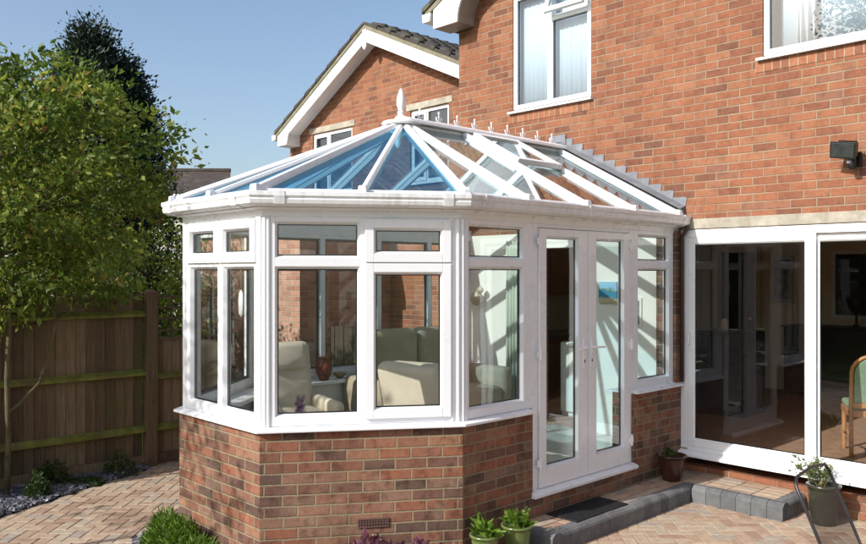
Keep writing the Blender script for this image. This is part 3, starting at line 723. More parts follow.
# soldier course under right upstairs window
mb=MB(); mb.box(.72,2.78,-.0035,.0,3.862,3.958,1)
for k in range(27): mb.box(.724+k*.0760,.724+k*.0760+.066,-.006,-.001,3.864,3.956,0,random.random())
M['soldier']=tinted('orange_soldier_brick',[(0,(.22,.095,.06)),(.5,(.30,.125,.068)),(1,(.34,.15,.085))],.85,.2,nvar=.3,nscale=30)
mb.build('soldier_course',[M['soldier'],plain('mortar',(.36,.28,.19),.9)],house)
mb=MB(); mb.box(-2.24,-1.02,-.0035,.0,3.796,3.897,1)
for k in range(16): mb.box(-2.236+k*.0760,-2.236+k*.0760+.066,-.006,-.001,3.798,3.895,0,random.random())
mb.build('soldier_course',[M['soldier'],plain('mortar',(.36,.28,.19),.9)],house)
# roof slabs
def slab(a,b,c,d,th,m,name,par):
    q=MB(); q.quadbox([Vector(p)-Vector((0,0,th)) for p in (a,b,c,d)]+[Vector(p) for p in (a,b,c,d)]); return q.build(name,m,par)
ov=.30
RM=lambda x: 5.36+SM*(x+3.28)
rt=slab((-3.36,-ov,RM(-3.36)),(gx,-ov,RM(gx)),(gx,9.3,RM(gx)),(-3.36,9.3,RM(-3.36)),.05,M['tile_dk'],'roof',house)
slab((gx,-ov,RM(gx)),(9.76,-ov,RM(-3.36)),(9.76,9.3,RM(-3.36)),(gx,9.3,RM(gx)),.05,M['tile_dk'],'roof',house)
q=MB()
for k in range(20):
    x=-3.38+k*.28
    q.prism([(x,-ov-.03,RM(x)-.03),(x+.33,-ov-.03,RM(x+.33)-.03),(x+.33,-ov-.03,RM(x+.33)+.012),(x,-ov-.03,RM(x)+.035)],(0,.4,0))
q.build('verge_tile',M['tile_dk'],house)
q=MB(); q.prism([(-3.34,-ov-.012,RM(-3.34)-.10),(3.2,-ov-.012,RM(3.2)-.10),(3.2,-ov-.012,RM(3.2)-.03),(-3.34,-ov-.012,RM(-3.34)-.03)],(0,.3,0)); q.build('verge_mortar',M['lime'],house)
P=[(-3.20,5.062),(-2.79,5.062),(-2.782,5.15),(-2.765,5.22),(-2.735,5.29),(-2.69,5.35),(-2.62,5.40),(3.2,5.40+SM*5.82),(3.2,RM(3.2)-.09),(-3.20,RM(-3.2)-.09)]
q=MB(); q.prism([(x,-ov,z) for x,z in P],(0,.025,0)); q.build('bargeboard',M['upvc_d'],house)
q=MB(); q.box(-3.20,-2.80,-ov+.026,-.002,5.062,5.085); q.box(-3.20,-3.175,-ov+.026,8,5.086,5.30); q.quadbox([(-2.64,-ov+.026,5.40),(3.2,-ov+.026,5.40+SM*5.84),(3.2,-.002,5.40+SM*5.84),(-2.64,-.002,5.40)]+[(-2.64,-ov+.026,5.42),(3.2,-ov+.026,5.42+SM*5.84),(3.2,-.002,5.42+SM*5.84),(-2.64,-.002,5.42)])
for k in range(len(P[1:7])-1):
    a,b=P[1:7][k],P[1:7][k+1]
    q.quadbox([(a[0]-.02,-ov+.026,a[1]),(a[0],-ov+.026,a[1]),(a[0],-.002,a[1]),(a[0]-.02,-.002,a[1]),(b[0]-.02,-ov+.026,b[1]),(b[0],-ov+.026,b[1]),(b[0],-.002,b[1]),(b[0]-.02,-.002,b[1])])
q.build('soffit',plain('brown_soffit',(.30,.25,.21),.6),house)
q=MB(); q.prism([(-3.36,-.33,5.16),(-3.24,-.33,5.16),(-3.225,-.33,5.26),(-3.375,-.33,5.26)],(0,9,0)); q.build('gutter',M['upvc_d'],house)
# lintel over sliding door, sills
q=MB(); q.box(0.0,2.75,-.012,.10,2.472,2.568); q.build('lintel',M['stone'],house,bevel=.006)
q=MB(); q.box(-2.25,-.98,-.010,.08,5.262,5.36); q.build('lintel',M['stone'],house,bevel=.006)
q=MB(); q.prism([(-2.215,-.05,3.900),(-2.215,-.05,3.922),(-2.215,.06,3.945),(-2.215,.06,3.900)],(1.17,0,0)); q.build('outer_sill',M['upvc'],house)
q=MB(); q.prism([(.74,-.05,3.962),(.74,-.05,3.984),(.74,.06,4.005),(.74,.06,3.962)],(2.0,0,0)); q.build('outer_sill',M['upvc'],house)
# upstairs windows
UF=Wl((-3.05,.03),(9.5,.03))
def upwin(x0,x1,z0,z1,mull,top):
    u=lambda x:x+3.05
    m=MB(); W=UF
    W.ring(m,u(x0),u(x1),z0,z1,.05,-.05,.02)
    for a in mull: W.box(m,u(a)-.038,u(a)+.038,z0+.05,z1-.05,-.05,.02)
    f=m.build('upper_window',M['upvc'],house,bevel=.004)
    e=[x0+.05]+[a for a in mull]+[x1-.05]
    for k in range(len(e)-1):
        a=e[k]+(.038 if k else 0); b=e[k+1]-(.038 if k<len(e)-2 else 0)
        zt=z1-.05
        if top and k==1:
            t=MB(); W.box(t,u(a),u(b),top-.03,top+.03,-.05,.02); t.build('transom',M['upvc'],f,bevel=.004)
            # top hung sash, propped open
            hz=zt+.03; sa=MB(); ang=R(17)
            def sp(uu,d,h): return W.p(u(uu),hz-d*math.cos(ang)+h*math.sin(ang),.022+d*math.sin(ang)+h*math.cos(ang))
            H_=zt-top+.02; a2,b2=a-.03,b+.03
            for (p0,p1,d0,d1) in ((a2,a2+.055,0,H_),(b2-.055,b2,0,H_),(a2+.055,b2-.055,0,.055),(a2+.055,b2-.055,H_-.055,H_)):
                sa.quadbox([sp(p0,d0,0),sp(p0,d1,0),sp(p1,d1,0),sp(p1,d0,0),sp(p0,d0,.04),sp(p0,d1,.04),sp(p1,d1,.04),sp(p1,d0,.04)])
            sa.build('opening_sash',M['upvc'],f,bevel=.004)
            g=MB(); g.poly([sp(a2+.05,H_-.05,.02),sp(b2-.05,H_-.05,.02),sp(b2-.05,.05,.02),sp(a2+.05,.05,.02)]); g.build('pane',M['glass_up'],f)
            zt=top-.03
        W.pane('pane',M['glass_up'],u(a)-.0,u(b),z0+.05,zt,-.01,f)
    return f
upwin(-2.165,-1.08,3.948,5.26,[-1.635],4.90)
upwin(.79,2.695,4.008,5.24,[1.9],None)
def curtain(name,x0,x1,z0,z1,y,mat,label,cat,amp=.012,n=60,waves=14,grp=None):
    m=MB(); i=0
    for k in range(n+1):
        x=x0+(x1-x0)*k/n; yy=y+amp*math.sin(waves*2*math.pi*k/n)+amp*.4*math.sin(waves*3.3*k/n+1)
        m.v.append((x,yy,z0)); m.v.append((x,yy,z1))
    for k in range(n): m.f.append((2*k,2*k+2,2*k+3,2*k+1)); m.m.append(0); m.a.append(.5)
    o=m.build(name,mat,smooth=True); so_=o.modifiers.new('s','SOLIDIFY'); so_.thickness=.003; return tag(o,label,cat,grp)
curtain('net_curtain',-2.16,-1.085,3.97,5.25,.12,M['cloth'],'pale net curtain in the left upstairs window of the main house','curtain',.0035,160,16)
curtain('net_curtain',.86,2.65,4.03,5.22,.22,M['cloth'],'pale net curtain in the upstairs window above the wall light','curtain',.003,90,9)
curtain('drawn_curtain',1.03,1.20,4.03,5.22,.14,plain('white_curtain',(.85,.86,.86),.9),'white curtain fold pulled aside in the upstairs window above the wall light','curtain',.025,30,3)
# rooms behind the windows: dark upstairs boxes, ground floor living space
q=MB(); 
def room(m,x0,x1,y0,y1,z0,z1,skip=''):
    F={'b':[(x0,y1,z0),(x1,y1,z0),(x1,y1,z1),(x0,y1,z1)][::1],'l':[(x0,y0,z0),(x0,y1,z0),(x0,y1,z1),(x0,y0,z1)],'r':[(x1,y1,z0),(x1,y0,z0),(x1,y0,z1),(x1,y1,z1)],'c':[(x0,y0,z1),(x0,y1,z1),(x1,y1,z1),(x1,y0,z1)],'f':[(x0,y0,z0),(x1,y0,z0),(x1,y1,z0),(x0,y1,z0)]}
    for k,v in F.items():
        if k not in skip: m.poly(v)
room(q,-3.0,9.4,.29,4.2,2.95,5.3); q.build('upper_room',M['cream_wall'],house)
q=MB(); y1=4.6; z0,z1=.36,2.78
WX0,WX1,WZ0,WZ1=-.30,1.3,1.42,2.36
room(q,-2.95,5.5,.285,y1,z0,z1,'fb')
for (a,b,c,d) in ((-2.95,WX0,z0,z1),(WX1,5.5,z0,z1),(WX0,WX1,z0,WZ0),(WX0,WX1,WZ1,z1)): q.poly([(a,y1,c),(b,y1,c),(b,y1,d),(a,y1,d)])
q.build('room_wall',M['cream_wall'],house)
q=MB(); q.box(-2.95,5.5,.0,y1,.30,.36); q.build('room_floor',M['floor_in'],house)
# opening in rear brick wall for the back window: cut by removing rear face locally -> rebuild rear wall above instead
q=MB(); Wb=Wl((0,y1+.02),(5,y1+.02)); Wb.ring(q,WX0,WX1,WZ0,WZ1,.05,-.04,.02); Wb.box(q,.48,.53,WZ0,WZ1,-.04,.02); bwi=q.build('rear_window',M['upvc'],house)
Wb.pane('pane',M['glass'],WX0+.05,WX1-.05,WZ0+.05,WZ1-.05,0,bwi)
# kitchen units, fridge, doors
def thingmesh(mb,name,mats,label,cat,**k):
    return tag(mb.build(name,mats,None,**k),label,cat)
kr=empty('kitchen_cabinet',(-2.6,2.0,.36),'dark brown wooden kitchen units seen through the left glazed door','cabinet')
q=MB(); q.box(-2.93,-2.35,.6,3.6,.36,1.22); q.build('base_unit',M['brown_wood'],kr,bevel=.004)
q=MB(); q.box(-2.94,-2.32,.58,3.62,1.221,1.26); q.build('worktop',plain('grey_worktop',(.16,.14,.12),.3),kr,bevel=.004)
q=MB(); q.box(-2.93,-2.6,.6,3.6,1.75,2.5); q.build('wall_unit',M['brown_wood'],kr,bevel=.004)
for k in range(5):
    q=MB(); q.box(-2.349,-2.335,.64+k*.6,1.16+k*.6,.42,1.18); q.build('unit_door',M['brown_wood'],kr,bevel=.004)
    q=MB(); q.box(-2.599,-2.585,.64+k*.6,1.16+k*.6,1.79,2.46); q.build('unit_door',M['brown_wood'],kr,bevel=.004)
fr=empty('fridge',(-1.63,.75,.36),'white under counter fridge just inside the kitchen opening','fridge')
q=MB(); q.box(-1.88,-1.38,.55,1.10,.36,1.24); q.build('body',plain('fridge_white',(.74,.74,.66),.35,.03),fr,bevel=.01)
q=MB(); q.box(-1.875,-1.385,.515,.547,.42,1.235); q.build('door',plain('fridge_front',(.76,.76,.68),.35,.03),fr,bevel=.01)
q=MB(); q.tube([(-1.45,.515,1.0),(-1.45,.49,1.02),(-1.45,.49,1.16),(-1.45,.515,1.18)],.008,6); q.build('handle',M['ceram'],fr)
pa=empty('partition_wall',(-.85,2.0,.36),'beige partition between the kitchen and the dining room','wall')
q=MB(); q.box(-1.0,-.9,.30,1.5,.36,2.775); q.build('panel',M['cream_wall'],pa)
dr=empty('room_door',(-2.0,4.5,.36),'dark open doorway leaf on the far wall of the dining room','door')
q=MB(); q.box(-1.95,-1.35,4.54,4.59,.36,2.36); q.build('leaf',M['darkint'],dr); 
q=MB(); q.box(-2.03,-1.95,4.52,4.59,.36,2.44); q.box(-1.35,-1.27,4.52,4.59,.36,2.44); q.box(-1.95,-1.35,4.52,4.59,2.36,2.44); q.build('architrave',plain('painted_wood',(.62,.55,.44),.5),dr)
q=MB(); q.lathe([(.02,0),(.028,.02),(.02,.04)],(-1.42,4.51,1.35),12); q.build('knob',M['ceram'],dr)
pf=empty('framed_picture',(-.98,4.57,1.9),'dark picture in a pale frame on the dining room wall','picture')
q=MB(); 
for (a,b,c,d) in ((-1.14,-1.09,1.62,2.30),(-.85,-.80,1.62,2.30),(-1.09,-.85,1.62,1.67),(-1.09,-.85,2.25,2.30)): q.box(a,b,4.55,4.59,c,d)
q.build('frame',plain('pale_frame',(.5,.45,.37),.4),pf); q=MB(); q.box(-1.09,-.85,4.565,4.585,1.67,2.25); q.build('print',plain('dark_print',(.12,.13,.15),.5,.8,9),pf)
sbd=empty('sideboard',(-.2,4.3,.36),'black sideboard below the rear window of the dining room','sideboard')
q=MB(); q.box(-.75,1.6,4.1,4.55,.42,1.30); q.build('carcass',M['darkint'],sbd,bevel=.006); q=MB(); q.box(-.78,1.63,4.07,4.56,1.301,1.33); q.build('top',M['darkint'],sbd,bevel=.004)
q=MB()
for x in (-.7,1.5): q.box(x,x+.06,4.15,4.21,.36,.419); q.box(x,x+.06,4.45,4.51,.36,.419)
q.build('foot',M['darkint'],sbd)
vs_=MB(); vs_.lathe([(.03,0),(.05,.01),(.015,.04),(.015,.16),(.10,.26),(.13,.38),(.11,.40),(.08,.39)],(.12,4.32,1.331),18); thingmesh(vs_,'urn',M['darkint'],'black footed urn silhouetted in the rear window of the dining room','urn',smooth=True)
# dark tall cabinet + small jars
tv=empty('tall_cabinet',(-1.0,2.2,.36),'dark glass fronted cabinet inside the sliding door','cabinet')
q=MB(); q.box(-.88,-.30,1.9,2.5,.36,1.35); q.build('carcass',plain('navy_cabinet',(.03,.035,.05),.3),tv,bevel=.005)
q=MB(); q.box(-.86,-.32,1.885,1.898,.42,1.30); q.build('door',plain('navy_door',(.045,.05,.07),.15),tv,bevel=.004)
jr=MB(); jr.lathe([(.04,0),(.045,.02),(.045,.12),(.03,.13),(.03,.15)],(-.62,2.1,1.351),14); thingmesh(jr,'candle_jar',plain('cream_wax',(.6,.5,.35),.4),'cream candle jar on the dark cabinet inside the sliding door','jar',smooth=True)
# ------------------------------------------------------------------ sliding patio door (part of house)
PD=Wl((0,.0),(5,.0))
q=MB(); n0,n1=-.075,.0
PD.box(q,-.025,.050,.345,2.466,n0,n1-.001); PD.box(q,2.44,2.515,.345,2.466,n0,n1-.001); PD.box(q,.050,2.44,2.395,2.466,n0,n1-.001); PD.box(q,.050,2.44,.345,.385,n0,n1+.012)
q.prism([(-.04,-.075,.292),(-.04,-.075,.315),(-.04,.0,.345),(-.04,.07,.345),(-.04,.07,.292)],(2.58,0,0))
sl_=q.build('sliding_door',M['upvc'],house,bevel=.003)
def panel(u0,u1,n0,n1,w=.055,wl=None,wr=None):
    m=MB(); wl=wl or w; wr=wr or w
    PD.box(m,u0,u0+wl,.386,2.394,n0,n1); PD.box(m,u1-wr,u1,.386,2.394,n0,n1); PD.box(m,u0+wl,u1-wr,.386,.452,n0,n1); PD.box(m,u0+wl,u1-wr,2.335,2.394,n0,n1)
    PD.bevring(m,u0+wl,u1-wr,.452,2.335,.012,n1,(n0+n1)/2+.005)
    m.build('door_panel',M['upvc'],sl_,bevel=.003)
    PD.pane('pane',M['glass_dk'],u0+wl+.010,u1-wr-.010,.462,2.325,(n0+n1)/2+.005,sl_)
panel(.052,1.245,-.038,-.004,.05,wl=.055,wr=.085)
panel(1.19,2.438,-.074,-.041,.05,wl=.06,wr=.055)
q=MB(); PD.box(q,.066,.090,1.30,1.52,-.004,.006); q.tube([PD.p(.078,1.36,.006),PD.p(.078,1.37,.035),PD.p(.078,1.47,.035),PD.p(.078,1.48,.006)],.009,8); q.build('handle',M['ceram'],sl_,bevel=.001)
# security light
slt=empty('security_light',(1.56,-.01,3.0),'black floodlight with motion sensor on the orange brick wall','wall light')
q=MB(); q.box(1.53,1.62,-.035,-.002,2.93,3.05); q.tube([(1.575,-.03,3.0),(1.575,-.09,3.02)],.012,8); q.build('bracket',M['black'],slt,bevel=.005)
# lamp head, tilted down and outwards
T=Matrix.Translation((1.54,-.17,3.06))@Matrix.Rotation(R(-8),4,'Z')@Matrix.Rotation(R(14),4,'X')@Matrix.Rotation(R(10),4,'Y')@Matrix.Scale(1.12,4)
q=MB(); hh=[(-.095,-.03,-.062),(.095,-.03,-.062),(.07,.06,-.045),(-.07,.06,-.045),(-.095,-.03,.062),(.095,-.03,.062),(.07,.06,.045),(-.07,.06,.045)]
q.quadbox([T@Vector(p) for p in hh])
for k in range(5): 
    x=-.05+k*.025; q.quadbox([T@Vector(p) for p in [(x,.0,.04),(x+.006,.0,.04),(x+.006,.075,.04),(x,.075,.04),(x,.0,.066),(x+.006,.0,.066),(x+.006,.075,.056),(x,.075,.056)]])
hd=q.build('lamp_head',M['black'],slt,bevel=.006)
q=MB(); q.quadbox([T@Vector(p) for p in [(-.083,-.036,-.052),(.083,-.036,-.052),(.083,-.029,-.052),(-.083,-.029,-.052),(-.083,-.036,.052),(.083,-.036,.052),(.083,-.029,.052),(-.083,-.029,.052)]])
q.build('lens',plain('grey_lens',(.035,.040,.038),.10,.3,20),slt,bevel=.003)
q=MB(); q.lathe([(.012,-.055),(.028,-.045),(.034,-.02),(.034,.02),(.026,.04),(.012,.05)],(1.575,-.11,2.955),14); q.tube([(1.575,-.04,2.99),(1.575,-.11,2.98)],.011,8)
q.build('motion_sensor',[M['black']],slt,smooth=True)
q=MB(); q.lathe([(.004,-.02),(.020,-.018),(.024,.0),(.020,.018),(.004,.02)],(1.565,-.135,2.965),12); q.build('sensor_lens',plain('sensor_window',(.3,.32,.34),.2),slt,smooth=True)
# ------------------------------------------------------------------ wing with gable
wing=empty('gabled_house_wing',(-6.1,1.2,0),'gabled orange brick wing with white bargeboards set back left of the main house','house')
WY=1.0; wx0,wx1=-8.30,-3.0; ax_=-5.81; ze=4.33
SL,SR=.556,.462
mb=MB()
wh=[(-7.60,-6.49,3.4,4.46),(-5.07,-4.24,3.4,4.50)]
xs=sorted(set([wx0,wx1]+[h[0] for h in wh]+[h[1] for h in wh])); zs=sorted(set([-.1,ze+.0]+[h[2] for h in wh]+[min(h[3],ze) for h in wh]))
xs=sorted(set([wx0,wx1]+[h[k] for h in wh for k in (0,1)]));
topz=lambda x: ze+.02+(SL*(x-wx0) if x<ax_ else SL*(ax_-wx0)-SR*(x-ax_))
def col(xa,xb,za,zb_=None):
    if xa<ax_<xb: col(xa,ax_,za); col(ax_,xb,za); return
    mb.poly([(xa,WY,za),(xb,WY,za),(xb,WY,topz(xb) if zb_ is None else zb_),(xa,WY,topz(xa) if zb_ is None else zb_)])
for i in range(len(xs)-1):
    a,b=xs[i],xs[i+1]; h=[q for q in wh if q[0]<=a and q[1]>=b]
    if h: col(a,b,-.1,h[0][2]); col(a,b,h[0][3])
    else: col(a,b,-.1)
for (a,b,c,d) in wh:
    for y in [WY]: mb.poly([(a,y,c),(a,y+.2,c),(a,y+.2,d),(a,y,d)]); mb.poly([(b,y+.2,c),(b,y,c),(b,y,d),(b,y+.2,d)]); mb.poly([(a,y+.2,d),(b,y+.2,d),(b,y,d),(a,y,d)]); mb.poly([(a,y,c),(b,y,c),(b,y+.2,c),(a,y+.2,c)])
mb.poly([(wx0,WY+8,-.1),(wx0,WY,-.1),(wx0,WY,ze),(wx0,WY+8,ze)])
mb.build('brick_wall',M['brick'],wing,uv=True)
F=.72; zr=5.95; ex0=-8.30; ex1=-2.9
HL=lambda x: zr-(SL*(ax_-x) if x<ax_ else SR*(x-ax_))
exz=HL(ex0)
slab((ex0,F,exz),(ax_,F,zr),(ax_,WY+8,zr),(ex0,WY+8,exz),.05,M['tile_dk'],'roof',wing)
slab((ax_,F,zr),(ex1,F,HL(ex1)),(ex1,WY+8,HL(ex1)),(ax_,WY+8,zr),.05,M['tile_dk'],'roof',wing)
q=MB()
for k in range(14):
    y=F+.12+k*.22
    for c_ in range(10):
        xa=ax_+.05+c_*.29; xb=xa+.31
        q.tube([(xa,y,HL(xa)-.015),(xb,y,HL(xb)+.022)],[.055,.062],8)
q.build('roof_tile_roll',M['tile_dk'],wing,smooth=True)
q=MB()
for s in (-1,1):
    for c_ in range(8):
        xa=ax_+s*c_*.315; xb=xa+s*.335
        pts=[(xa,F-.03,HL(xa)-.03),(xb,F-.03,HL(xb)-.03),(xb,F-.03,HL(xb)+.035),(xa,F-.03,HL(xa)+.005)]
        q.prism(pts if s>0 else pts[::-1],(0,.35,0))
q.build('verge_tile',M['tile_dk'],wing)
q=MB()
for s in (-1,1):
    e=ex0 if s<0 else ex1
    pts=[(ax_,F-.015,zr-.095),(e,F-.015,HL(e)-.095),(e,F-.015,HL(e)-.03),(ax_,F-.015,zr-.03)]
    q.prism(pts if s>0 else pts[::-1],(0,.3,0))
q.build('verge_mortar',M['lime'],wing)
def barge(s):
    q=MB(); e=(ex0+.02) if s<0 else ex1
    if s<0: pts=[(ax_,F,zr-.09),(ax_,F,zr-.30),(e+.34,F,HL(e+.34)-.28),(e+.28,F,HL(e)-.275),(e,F,HL(e)-.275),(e,F,HL(e)-.09)]
    else: pts=[(ax_,F,zr-.09),(ax_,F,zr-.30),(e,F,HL(e)-.28),(e,F,HL(e)-.09)]
    q.prism(pts if s<0 else pts[::-1],(0,.025,0))
    return q.build('bargeboard',M['upvc_d'],wing)
barge(-1); barge(1)
q=MB(); q.prism([(ax_-.045,F-.014,zr-.11),(ax_+.045,F-.014,zr-.11),(ax_+.045,F-.014,zr-.38),(ax_,F-.014,zr-.43),(ax_-.045,F-.014,zr-.38)][::-1],(0,.013,0)); q.build('apex_plate',M['upvc_d'],wing)
q=MB()
for s in (-1,1):
    e=(ex0+.30) if s<0 else ex1; dz=.25
    P=[(ax_,F+.026,zr-dz),(e,F+.026,HL(e)-dz),(e,WY-.002,HL(e)-dz),(ax_,WY-.002,zr-dz)]
    q.quadbox(([Vector(p) for p in P]+[Vector(p)+Vector((0,0,.02)) for p in P]))
q.box(ex0+.02,ex0+.31,F+.026,WY-.002,HL(ex0)-.27,HL(ex0)-.245); q.box(ex0+.285,ex0+.31,F+.026,WY-.002,HL(ex0)-.244,HL(ex0+.3)-.24)
q.build('soffit',M['upvc_d'],wing)
q=MB(); q.prism([(ex0-.13,F-.02,exz-.15),(ex0-.03,F-.02,exz-.15),(ex0-.01,F-.02,exz-.06),(ex0-.14,F-.02,exz-.06)],(0,8,0)); q.build('gutter',M['upvc_d'],wing)
for (a,b,c,d) in wh:
    W=Wl((0,WY+.05),(1,WY+.05)); q=MB(); W.ring(q,a,b,c,d,.055,-.05,.02); mid=a+(b-a)*.40; W.box(q,mid-.035,mid+.035,c+.055,d-.055,-.05,.02); 
    W.ring(q,a+.03,mid+.01,c+.03,d-.03,.055,.0205,.035)
    f=q.build('upper_window',M['upvc'],wing,bevel=.004); W.pane('pane',M['glass_up'],a+.05,b-.05,c+.05,d-.05,-.01,f)
    q=MB(); q.box(a-.08,b+.08,WY-.012,WY+.1,d+.003,d+.10); q.build('lintel',M['stone'],wing,bevel=.004)
    q=MB(); q.box(a-.03,b+.03,WY-.05,WY+.07,c-.03,c-.001); q.build('outer_sill',M['upvc'],wing)
q=MB(); room(q,-8.2,-3.2,WY+.21,4.5,2.9,4.6); q.build('upper_room',M['cream_wall'],wing)
# lower outbuilding beside it
ob=empty('brick_outbuilding',(-7,-.2,0),'low flat roofed brick outbuilding seen through the conservatory windows','outbuilding')
q=MB(); q.box(-8.35,-5.50,-.70,.995,-.1,2.62); q.build('brick_wall',M['brick3'],ob,uv=True)
q=MB(); q.box(-8.42,-5.43,-.77,.994,2.621,2.76); q.build('fascia',M['upvc_d'],ob,bevel=.01)
sg=empty('low_fence',(-4.3,-.2,0),'low dark boarded side fence between the outbuilding and the conservatory','fence')
q=MB()
for k in range(22): q.box(-5.44+k*.105,-5.345+k*.105,-.215+.006*(k%2),-.20+.006*(k%2),.02,1.28+.01*(k%3))
M['dkwood']=plain('shade_dark_wood',(.045,.032,.022),.8,.3,12)  # near-black tone paints shade into the fence boards
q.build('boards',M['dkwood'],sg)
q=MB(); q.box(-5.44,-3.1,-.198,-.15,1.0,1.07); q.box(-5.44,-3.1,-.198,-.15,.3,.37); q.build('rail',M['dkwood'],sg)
rl=empty('metal_railing',(-5.9,-1.3,0),'short dark metal handrail in front of the outbuilding','railing')
q=MB(); q.tube([(-6.6,-1.25,1.40),(-6.2,-1.25,1.38),(-5.7,-1.25,1.25),(-5.35,-1.25,1.12),(-5.33,-1.25,0)],.02,8); q.build('handrail',M['metal_bk'],rl,smooth=True)
for k in range(6):
    q=MB(); x=-6.55+k*.22; q.tube([(x,-1.25,0),(x,-1.25,1.39-(.0 if k<2 else (k-1)*.062))],.009,6); q.build('baluster',M['metal_bk'],rl)
# ------------------------------------------------------------------ fences
def fence(y0,y1,h,label,name='boarded_fence',trel=False):
    root=empty(name,(-4.3,(y0+y1)/2,0),label,'fence'); q=MB(); y=y0; k=0; q.box(-4.362,-4.352,y0,y1,.12,h-.01)
    while y<y1-.02:
        w_=.091; x=-4.345+random.uniform(0,.004)
        lean=random.uniform(-.003,.003)
        q.quadbox([(x,y,.12),(x+.008,y,.12),(x+.024,y+w_,.12),(x,y+w_,.12),(x,y+lean,h),(x+.008,y+lean,h),(x+.024,y+w_+lean,h),(x,y+w_+lean,h)]); y+=.098; k+=1
    q.build('boards',M['wood'],root)
    for z in ((.40,1.0,1.62) if not trel else (.40,.95)):
        q=MB(); q.prism([(-4.318,y0,z-.035),(-4.262,y0,z-.03),(-4.262,y0,z-.003),(-4.318,y0,z+.035)],(0,y1-y0,0)); q.build('rail',[M['moss']],root)
    q=MB(); q.box(-4.34,-4.31,y0,y1,.0,.118); q.build('gravel_board',M['wood'],root)
    q=MB(); q.prism([(-4.36,y0,h),(-4.30,y0,h),(-4.30,y0,h+.012),(-4.33,y0,h+.03),(-4.36,y0,h+.012)],(0,y1-y0,0)); q.build('capping',M['wood'],root)
    return root
f1=fence(-5.55,-3.4805,1.80,'brown close boarded fence with three mossy green rails behind the slate bed')
f1b=fence(-8.6,-5.67,1.80,'brown close boarded fence bay nearest the camera outside the picture')
f2=fence(-3.36,-2.45,1.33,'lower brown boarded fence with open trellis on top beside the conservatory',trel=True)
q=MB()
for k in range(6): q.box(-4.335,-4.32,-3.34+k*.16,-3.315+k*.16,1.361,1.80)
for z in (1.42,1.55,1.67,1.785): q.box(-4.319,-4.305,-3.36,-2.45,z,z+.022)
q.build('trellis',M['trellis'],f2)
for (y,h,lab) in ((-3.42,1.84,'square brown fence post between the tall fence and the trellis fence'),(-5.61,1.86,'square brown fence post half hidden by the garden tree')):
    q=MB(); q.box(-4.35,-4.24,y-.06,y+.06,-.1,h); q.quadbox([(-4.36,y-.07,h),(-4.23,y-.07,h),(-4.23,y+.07,h),(-4.36,y+.07,h),(-4.33,y-.03,h+.03),(-4.26,y-.03,h+.03),(-4.26,y+.03,h+.03),(-4.33,y+.03,h+.03)])
    tag(q.build('fence_post',M['wood'],None,bevel=.006),lab,'fence post')
# ------------------------------------------------------------------ far house
fh=empty('far_house',(-19,14,0),'distant house with brown tiled roof beyond the garden trees','house')
# positioned along the view over the fence
def FP(D_,lat): 
    th=R(TH); f=(-math.sin(th),math.cos(th)); r=(math.cos(th),math.sin(th)); return (3.979+f[0]*D_+r[0]*lat,-7.156+f[1]*D_+r[1]*lat)
D0=32
pr=FP(D0+3.5,-8.05*1.11-.0); pl=FP(D0+3.5,-20); er=FP(D0,-8.05); el_=FP(D0,-19)
zr_=2.05+102*35.5/804.5; ze_=2.05+80*32/804.5-.1
q=MB(); q.quadbox([(*el_,ze_-.1),(*er,ze_-.1),(*pr,zr_-.1),(*pl,zr_-.1),(*el_,ze_),(*er,ze_),(*pr,zr_),(*pl,zr_)]); q.build('roof',M['tile_br'],fh)
b1=FP(D0+.4,-8.3); b0=FP(D0+.4,-19); b2=FP(D0+7,-9.3); b3=FP(D0+7,-20)
q=MB(); q.quadbox([(*b0,-.1),(*b1,-.1),(*b2,-.1),(*b3,-.1),(*b0,ze_-.12),(*b1,ze_-.12),(*b2,ze_-.12),(*b3,ze_-.12)]); q.build('wall',M['stucco'],fh)
g0=FP(D0-.12,-19); g1=FP(D0-.12,-8.0); q=MB(); q.tube([(*g0,ze_-.03),(*g1,ze_-.03)],.08,8); q.build('gutter',M['upvc_d'],fh)
q=MB(); q.tube([(*pl,zr_+.02),(*pr,zr_+.02)],.10,8); q.build('ridge_tile',M['tile_br'],fh)
# ------------------------------------------------------------------ step with kerb
st=empty('raised_step',(.2,-1.0,0),'L shaped block paved step with charcoal kerb outside both doors','step')
q=MB(); q.box(-.018,.27,-2.40,-.001,-.05,.128); q.box(.271,1.07,-.385,-.001,-.05,.128); q.build('core',M['sand'],st)
q=MB()
def kb(a,b,n_out,L_,along):
    """kerb blocks from a to b; n_out outward"""
    a=Vector((*a,0)); b=Vector((*b,0)); n=Vector((*n_out,0)); L=(b-a).length; d=(b-a)/L; k=round(L/.128); s=L/k
    for i in range(k):
        u0=a+d*(s*i+.0012); u1=a+d*(s*(i+1)-.0012); dz=random.uniform(-.002,.002); v=random.random()
        pr_=[(0,-.05),(.10,-.05),(.097,.108),(.088,.124),(.062,.143),(.052,.146),(.0,.146)]
        i0=len(q.v)
        for u in (u0,u1):
            for (x,z) in pr_: q.v.append(tuple(u+n*x+Vector((0,0,z+(dz if z>0 else 0)))))
        m_=len(pr_)
        fs=[tuple(i0+m_-1-k2 for k2 in range(m_)),tuple(i0+m_+k2 for k2 in range(m_))]+[(i0+k2,i0+(k2+1)%m_,i0+m_+(k2+1)%m_,i0+m_+k2) for k2 in range(m_)]
        for f in fs: q.f.append(f); q.m.append(0); q.a.append(v)
kb((.255,-2.398),(.255,-.499),(1,0),0,0); kb((.359,-.40),(1.175,-.40),(0,-1),0,0); kb((1.075,-.397),(1.075,-.005),(1,0),0,0); kb((-.02,-2.40),(.355,-2.40),(0,-1),0,0)
